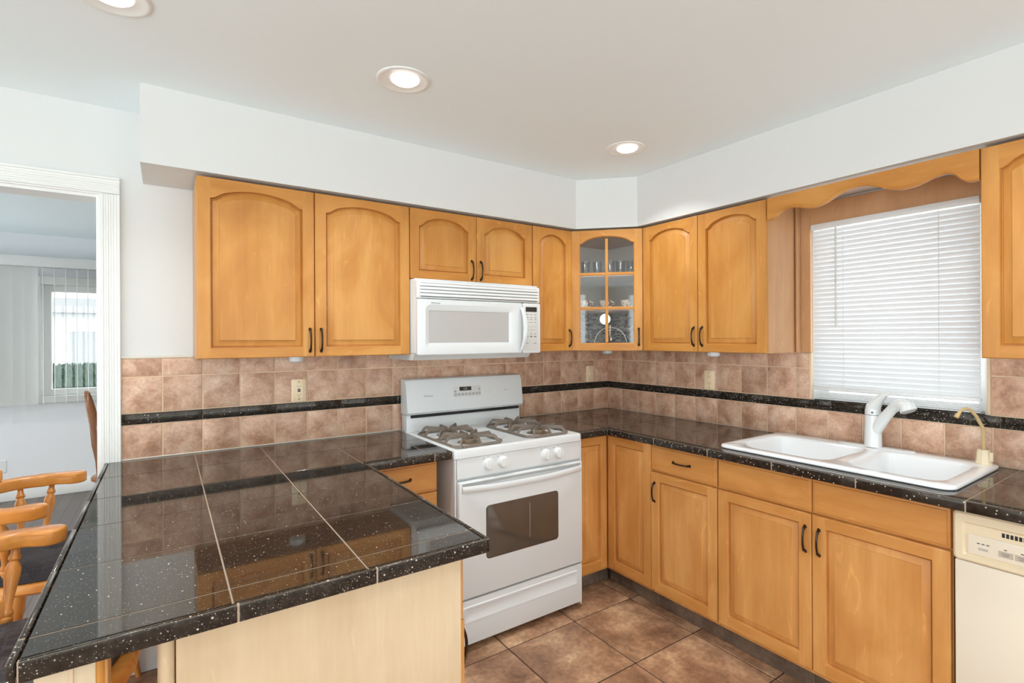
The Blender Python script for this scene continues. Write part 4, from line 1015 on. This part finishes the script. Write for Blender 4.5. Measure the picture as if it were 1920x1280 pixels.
box(b, -1.028, -1.012, MF - .0018, MF - .001, 1.405, 1.408); box(b, -.974, -.958, MF - .0018, MF - .001, 1.405, 1.408)
obj('key_print', b, M['ink'], kd)
for r, row in enumerate(('12345', '67890')):
    for c, ch_ in enumerate(row): text('digit', ch_, .0095, (-1.026 + c * .0165, MF - .0015, 1.499 - r * .0175), ROT_BACK, M['ink'], kd)

# ------------------------------------------------------------------ outlets, puck lights, ceiling lights
def plate(name, F, u, v, label, style):
    root = thing(name, F.p(u, v - .054, .0105), label, 'outlet' if style != 'switch' else 'switch', 'ivory wall plates')
    b = BM(); P = lambda x, y, a: F.p(u + x, v + y, a)
    loops(b, [[P(x, y, .0102) for x, y in rrect(-.0345, .0345, -.056, .056, .004)], [P(x, y, .0135) for x, y in rrect(-.0345, .0345, -.056, .056, .004)], [P(x, y, .016) for x, y in rrect(-.031, .031, -.0525, .0525, .003)]])
    obj('wall_plate', b, M['ivory'], root, recalc=True)
    if style == 'gfci':
        b = BM(); prism(b, rrect(-.017, .017, -.034, .034, .002), .016, .0185, P); ff = obj('receptacle', b, M['ivory'], root)
        b = BM()
        for s in (-1, 1):
            for x in (-.007, .007): prism(b, rrect(x - .001, x + .001, s * .021 - .004, s * .021 + .004, .0005, 2), .0186, .019, P)
            prism(b, rrect(-.002, .002, s * .021 - .011, s * .021 - .007, .001, 2), .0186, .019, P)
        prism(b, rrect(-.007, .007, .001, .0065, .0005, 2), .0186, .0195, P); prism(b, rrect(-.007, .007, -.0065, -.001, .0005, 2), .0186, .0195, P)
        obj('slots', b, M['dark'], ff)
    elif style == 'duplex':
        for s in (-1, 1):
            b = BM(); prism(b, rrect(-.0165, .0165, s * .0195 - .014, s * .0195 + .014, .008), .016, .0185, P); ff = obj('receptacle', b, M['ivory'], root)
            b = BM()
            for x in (-.006, .006): prism(b, rrect(x - .001, x + .001, s * .0195 - .001, s * .0195 + .006, .0005, 2), .0186, .019, P)
            prism(b, rrect(-.002, .002, s * .0195 - .009, s * .0195 - .005, .001, 2), .0186, .019, P); obj('slots', b, M['dark'], ff)
    else:
        b = BM(); prism(b, rrect(-.006, .006, -.013, .013, .001), .016, .0175, P); prism(b, rrect(-.0035, .0035, -.001, .010, .001), .0175, .026, P); obj('toggle', b, M['ivory'], root)
    b = BM()
    for s in (-1, 1): lathe(b, [(.0035, 0), (.003, .0012), (0, .0015)], P(0, s * .043, .0155), F.N, seg=10)
    obj('screw', b, M['iron'], root)
plate('wall_outlet', FB, -2.149, 1.1795, 'ivory outlet with two black buttons on the tiles left of the range', 'gfci')
plate('light_switch', FB, -.187, 1.1795, 'ivory wall switch on the tiles near the room corner, right of the range', 'switch')
plate('wall_outlet', FR, .862, 1.1795, 'ivory outlet on the window-wall tiles left of the sink', 'duplex')
def puck(x, y, lab):
    c = Vector((x, y, ZU - .0265)); root = thing('puck_light', c, lab, 'light', 'under-cabinet puck lights')
    b = BM(); lathe(b, [(0, .0), (.024, .0), (.030, .002), (.034, .005), (.034, .011), (.0345, .0115), (.0345, .0263), (0, .0264)], c, seg=28); obj('housing', b, M['whitep'], root, recalc=True)
    b = BM(); lathe(b, [(0, -.0012), (.018, -.001), (.022, .0)], c, seg=24); obj('lens', b, M['china'], root)
puck(-2.196, -.20, 'round white puck light under the wide left wall cabinet')
puck(-.275, -.275, 'round white puck light under the glass corner cabinet')
puck(-.20, -1.02, 'round white puck light under the wall cabinet beside the window')
def can(x, y, label, group='recessed ceiling lights', power=CAN_POWER, col=(.935, .975, .995)):
    root = thing('ceiling_light', (x, y, ZC), label, 'ceiling light', group)
    c = Vector((x, y, ZC))
    b = BM(); lathe(b, [(.098, .0), (.098, -.003), (.094, -.0055), (.088, -.006), (.084, -.004), (.060, -.0012), (0, -.0008)], c, seg=48); obj('trim_ring', b, M['trimw'], root, recalc=True)
    b = BM(); lathe(b, [(.052, -.001), (.052, -.006), (.044, -.012), (0, -.013)], c + Vector((.004, -.010, 0)), seg=32, mat=0)
    obj('bulb', b, M['bulb'], root)
    ld = bpy.data.lights.new('lamp_light', 'AREA'); ld.shape = 'DISK'; ld.size = .09; ld.energy = power; ld.color = col; ld.spread = math.radians(125)
    lo = bpy.data.objects.new('lamp_light', ld); COL.objects.link(lo); lo.parent = root; lo.location = (.004, -.006, -.022)
can(-1.955, -.905, 'lit round recessed ceiling light in front of the microwave, middle of the row')
can(-.738, -.880, 'lit round recessed ceiling light nearest the corner cabinet')
can(-2.825, -.895, 'lit round recessed ceiling light cut by the top edge, leftmost of the row')
for i, (x, y) in enumerate(((-.9, -2.35), (-2.0, -2.9), (-3.6, -2.2), (-3.2, -4.2), (-1.2, -4.2), (-4.6, -1.2))):  # unseen fill lamps added behind the viewer to raise the room brightness
    can(x, y, 'added unseen ceiling light behind the viewer, brightening the kitchen', 'added fill lights behind the viewer')

for i, (x, y) in enumerate(((-4.5, 1.0), (-3.3, 1.0), (-2.1, 1.0), (-4.9, 2.3), (-2.0, 2.3))):  # hidden fill lamps added to brighten the dining room walls
    can(x, y, 'added ceiling light brightening the dining room, hidden behind the doorway head', 'added dining room fill lights', 16.0, (1, .97, .93))

# ------------------------------------------------------------------ stools
def spindle(b, p, q, r=.013, seg=14):
    p = Vector(p); q = Vector(q); d = q - p; L = d.length
    pr = [(0, .62), (.05, .7), (.14, .85), (.2, 1.25), (.23, 1.3), (.25, .95), (.27, 1.2), (.30, 1.15), (.33, .8), (.42, .85), (.56, 1.15), (.68, 1.5), (.76, 1.45), (.82, 1.0), (.84, .8), (.86, 1.15), (.89, 1.1), (.92, .8), (1, .7)]
    lathe(b, [(0, 0)] + [(r * k, L * t) for t, k in pr] + [(0, L)], p, d, seg=seg)
def stool_parts(root, cush):
    SZ = .625; AZ = .848
    L = lambda n, b, m, s=40: obj(n, b, m, root, local=True, recalc=True, smooth=s)
    b = BM(); o = [(.21, -.17), (.225, -.1), (.225, .1), (.21, .17), (.15, .215), (0, .225), (-.14, .205), (-.2, .13), (-.215, 0), (-.2, -.13), (-.14, -.205), (0, -.225), (.15, -.215)]
    o = [(x * 1.08, y * 1.06) for x, y in o]
    loops(b, [V3(inset(o, .02), SZ - .04), V3(o, SZ - .026), V3(o, SZ - .01), V3(inset(o, .008), SZ), V3(inset(o, .06), SZ - .004)], cap0=True); L('seat', b, M['oak'])
    b = BM(); ci = inset(o, .028)
    nx = 30; grid = {}
    # tufted pad: domed grid with dimples, clipped to a rounded square
    tu = [(x, y) for x in (-.09, .09) for y in (-.09, .09)] + [(0, 0)]
    def zt(x, y):
        ex = max(0, 1 - (abs(x) / .195) ** 5) * max(0, 1 - (abs(y) / .195) ** 5)
        z = .042 * ex ** .4
        for (a, c) in tu: z -= .016 * math.exp(-((x - a) ** 2 + (y - c) ** 2) / .0012)
        return z
    def cv(i, j):
        u, v = -1 + 2 * i / nx, -1 + 2 * j / nx; x, y = .195 * u, .195 * v
        m = math.sqrt(max(1e-9, u * u + v * v - .62 * u * u * v * v)) / max(1e-6, math.hypot(u, v))   # rounds the corners
        return b.verts.new((1.1 * x * m, 1.1 * y * m, SZ + .002 + 1.25 * max(0, zt(x, y))))
    vs = [[cv(i, j) for j in range(nx + 1)] for i in range(nx + 1)]
    for i in range(nx):
        for j in range(nx): b.faces.new((vs[i][j], vs[i + 1][j], vs[i + 1][j + 1], vs[i][j + 1]))
    bd = [vs[i][0] for i in range(nx + 1)] + [vs[nx][j] for j in range(1, nx + 1)] + [vs[i][nx] for i in range(nx - 1, -1, -1)] + [vs[0][j] for j in range(nx - 1, 0, -1)]
    lo = [b.verts.new((v.co.x * .98, v.co.y * .98, SZ - .003)) for v in bd]
    for i in range(len(bd)): b.faces.new((bd[i], lo[i], lo[(i + 1) % len(bd)], bd[(i + 1) % len(bd)]))
    b.faces.new(lo); cu = L('cushion', b, cush, 60)
    # bow arm: horizontal flat board swept round the back
    cl = []
    for k in range(33):
        t = k / 32
        if t < .28: q = t / .28; cl.append((.0 - .12 * q, -.245 - .012 * math.sin(PI * q), .033 + .004 * math.cos(2 * PI * q)))
        elif t > .72: q = (1 - t) / .28; cl.append((.0 - .12 * q, .245 + .012 * math.sin(PI * q), .033 + .004 * math.cos(2 * PI * q)))
        else:
            a = -PI / 2 - PI * (t - .28) / .44; cl.append((-.12 + .17 * math.cos(a) * 1.0, .245 * math.sin(a), .028))
    def board(cl, z0, z1, bev=.007):
        lft, rgt = [], []
        for i, (x, y, w) in enumerate(cl):
            a = Vector(cl[max(0, i - 1)][:2]); c = Vector(cl[min(len(cl) - 1, i + 1)][:2]); d = (c - a).normalized(); n = Vector((-d.y, d.x))
            lft.append((x + n.x * w, y + n.y * w)); rgt.append((x - n.x * w, y - n.y * w))
        def cap(i, j):   # rounded end
            x, y, w = cl[i]; d = (Vector(cl[i][:2]) - Vector(cl[j][:2])).normalized(); n = Vector((-d.y, d.x)); out = []
            for k in range(1, 8): a = -PI / 2 + PI * k / 8; out.append((x + n.x * w * math.sin(a) + d.x * w * math.cos(a), y + n.y * w * math.sin(a) + d.y * w * math.cos(a)))
            return out
        poly = lft + cap(-1, -2)[::-1] + rgt[::-1] + cap(0, 1)[::-1]
        b = BM(); prism(b, poly, z0, z1, PZ, bev=bev, seg=3); return b
    L('arm_bow', board(cl, AZ, AZ + .042), M['oak'])
    L('crest_rail', board([(x, y, .020) for x, y, w in cl[12:21]], AZ + .0425, AZ + .088), M['oak'])
    for (x, y, x2, y2) in ((-.085, -.178, -.075, -.25), (-.14, -.14, -.165, -.225), (-.085, .178, -.075, .25), (-.14, .14, -.165, .225), (-.17, -.09, -.235, -.165), (-.185, -.035, -.28, -.055), (-.185, .035, -.28, .055), (-.17, .09, -.235, .165)):
        b = BM(); spindle(b, (x, y, SZ - .006), (x2, y2, AZ + .002), .0125); L('spindle', b, M['oakv'])
    fe = {}
    for sx in (-1, 1):
        for sy in (-1, 1):
            b = BM(); spindle(b, (sx * .215, sy * .205, .001), (sx * .13, sy * .13, SZ - .036), .0165); L('leg', b, M['oakv'])
    for z, k in ((.20, .5), (.34, .3)):
        q = lambda s: (.215 - .085 * z / .59, .205 - .075 * z / .59)
        qx, qy = q(0)
        for sy in (-1, 1):
            b = BM(); tube(b, [(-qx, sy * qy, z), (0, sy * qy, z), (qx, sy * qy, z)], [.008, .012, .008], seg=10); L('stretcher', b, M['oakv'])
    for sx in (-1, 1):
        b = BM(); tube(b, [(sx * .19, -.182, .27), (sx * .19, 0, .27), (sx * .19, .182, .27)], [.008, .012, .008], seg=10); L('stretcher', b, M['oakv'])
st = thing('bar_stool', (-3.035, -.20, 0), 'golden oak captain stool with plain black tufted cushion, farther of the two at the peninsula', 'stool', 'oak stools at the peninsula', rz=.0)
st.rotation_euler = (0, 0, math.radians(-6)); WL[st.name] = Vector((0, 0, 0)); stool_parts(st, M['cush'])
r2 = st.copy(); COL.objects.link(r2); r2.location = (-2.998, -.988, 0); r2.rotation_euler = (0, 0, math.radians(-5)); r2['label'] = 'golden oak captain stool with patterned black cushion, nearest the viewer at the peninsula'
for ch in list(st.children):
    c = ch.copy(); COL.objects.link(c); c.parent = r2
    if ch.name.startswith('cushion'): c.data = ch.data.copy(); c.data.materials.clear(); c.data.materials.append(M['croc'])

# ------------------------------------------------------------------ dining room
root = thing('vertical_blinds', (-3.3, 3.5, .87), 'grey vertical blinds hanging in front of the dining room window', 'blinds')
b = BM(); box(b, -4.6, -2.0, 3.40, 3.50, 2.095, 2.185, bev=.004); obj('valance', b, M['vane'], root)
b = BM(); xx = -4.55
while xx < -2.05:
    ang = math.radians(16) if xx < -3.66 else math.radians(96)
    d = Vector((math.cos(ang), math.sin(ang), 0)) * .044; c = Vector((xx, 3.47, 0))
    n_ = Vector((-d.y, d.x, 0)) * .12
    vs = []
    for z in (.865, 2.093):
        vs.append([b.verts.new(c + d * t + n_ * (1 - t * t) + Vector((0, 0, z))) for t in (-1, -.5, 0, .5, 1)])
    for k in range(4): b.faces.new((vs[0][k], vs[0][k + 1], vs[1][k + 1], vs[1][k]))
    xx += .0785
obj('vanes', b, M['vane'], root, smooth=80)
b = BM(); loops(b, [[Vector((x, 3.61, z)) for x, z in rrect(-3.955, -3.875, .255, .37, .004)], [Vector((x, 3.604, z)) for x, z in rrect(-3.95, -3.88, .26, .365, .004)]])
setp(obj('wall_outlet', b, M['whitep'], origin=(-3.915, 3.607, .31)), 'white outlet low on the dining room wall below the blinds', 'outlet')
# hoop-back dining chair
root = thing('dining_chair', (-2.93, 2.0, 0), 'brown hoop-back dining chair seen through the doorway', 'chair')
b = BM(); lathe(b, [(0, .43), (.19, .43), (.215, .44), (.215, .455), (.2, .465), (0, .458)], (-2.93, 2.0, 0), seg=28); obj('seat', b, M['chairw'], root, recalc=True)
b = BM(); hp = []
for k in range(21):
    a = PI * k / 20; z = .46 + .61 * math.sin(a) ** .75; y = 2.0 - .2 * math.cos(a) * (1 if True else 0)
    hp.append(Vector((-3.08 - .085 * ((z - .46) / .61) ** 1.5, y, z)))
tube(b, hp, .0115, seg=10); obj('hoop', b, M['chairw'], root, recalc=True)
for k in range(7):
    y = 2.0 + (k - 3) * .045; top = .46 + .61 * math.sqrt(max(0, 1 - ((y - 2.0) / .2) ** 2)) ** .75
    b = BM(); tube(b, [(-3.08, 2.0 + (k - 3) * .038, .455), (-3.12, y, (top + .455) / 2), (-3.08 - .085 * ((top - .46) / .61) ** 1.5, y, top)], .006, seg=8); obj('spindle', b, M['chairw'], root, recalc=True)
for sx in (-1, 1):
    for sy in (-1, 1):
        b = BM(); spindle(b, (-2.93 + sx * .2, 2.0 + sy * .19, .001), (-2.93 + sx * .13, 2.0 + sy * .13, .44), .014); obj('leg', b, M['chairw'], root, recalc=True)

# ------------------------------------------------------------------ outdoors beyond the dining window
b = BM(); box(b, -40, 30, 3.9, 60, -.6, -.4)
setp(obj('ground', b, M['ground']), kind='structure')
for i, (hx, lab) in enumerate(((-5.2, 'clipped green hedge outside the dining window, left part'), (-3.6, 'clipped green hedge outside the dining window, right part'))):
    b = BM(); nx, nz = 170, 90; g = []
    rnd = random.Random(i)
    for j in range(nz + 1):
        a = PI * j / nz; row = []
        for k in range(nx + 1):
            rr = 1 + rnd.uniform(-.05, .05)
            row.append(b.verts.new((hx - .79 + 1.55 * k / nx + rnd.uniform(-.01, .01), 6.4 - .55 * math.cos(a) * rr, -.41 + 1.48 * math.sin(a) ** .35 * rr if 0 < j < nz else -.41)))
        g.append(row)
    for j in range(nz):
        for k in range(nx): b.faces.new((g[j][k], g[j][k + 1], g[j + 1][k + 1], g[j + 1][k]))
    setp(obj('hedge', b, M['hedge'], origin=(hx, 6.4, -.4), smooth=180), lab, 'hedge', 'hedges outside')
root = thing('neighbour_house', (-7, 16, -.4), 'pale neighbouring house seen through the dining window', 'house')
b = BM(); box(b, -16, 4, 16, 22, -.4, 6.0); obj('wall', b, M['house'], root)
b = BM(); box(b, -16, 4, 15.6, 16, 2.2, 2.6); obj('porch_beam', b, M['houset'], root)
for x in (-7.6, -6.3, -5.0): 
    b = BM(); box(b, x, x + .8, 15.95, 16, 3.3, 4.6); obj('window', b, M['houset'], root)
    b = BM(); box(b, x + .1, x + .9, 15.95, 16, .6, 1.7); obj('window', b, M['houset'], root)
root = thing('bare_tree', (-6.15, 9.5, -.4), 'bare leafless tree in front of the neighbouring house', 'tree')
b = BM(); rnd = random.Random(5)
tube(b, [(-6.15, 9.5, -.4), (-6.1, 9.5, 1.0), (-6.0, 9.5, 2.2), (-5.9, 9.5, 4.0)], [.10, .08, .06, .03], seg=8)
obj('trunk', b, M['bark'], root)
for k in range(14):
    b = BM(); z = .9 + k * .17; x = -6.1 + .05 * k / 3; a = rnd.choice((1, 1, -1)); L_ = rnd.uniform(.6, 1.5)
    tube(b, [(x, 9.5, z), (x + a * L_ * .5, 9.5 + rnd.uniform(-.2, .2), z + L_ * .3), (x + a * L_, 9.5 + rnd.uniform(-.4, .4), z + L_ * .75)], [.022, .014, .005], seg=5); obj('branch', b, M['bark'], root)
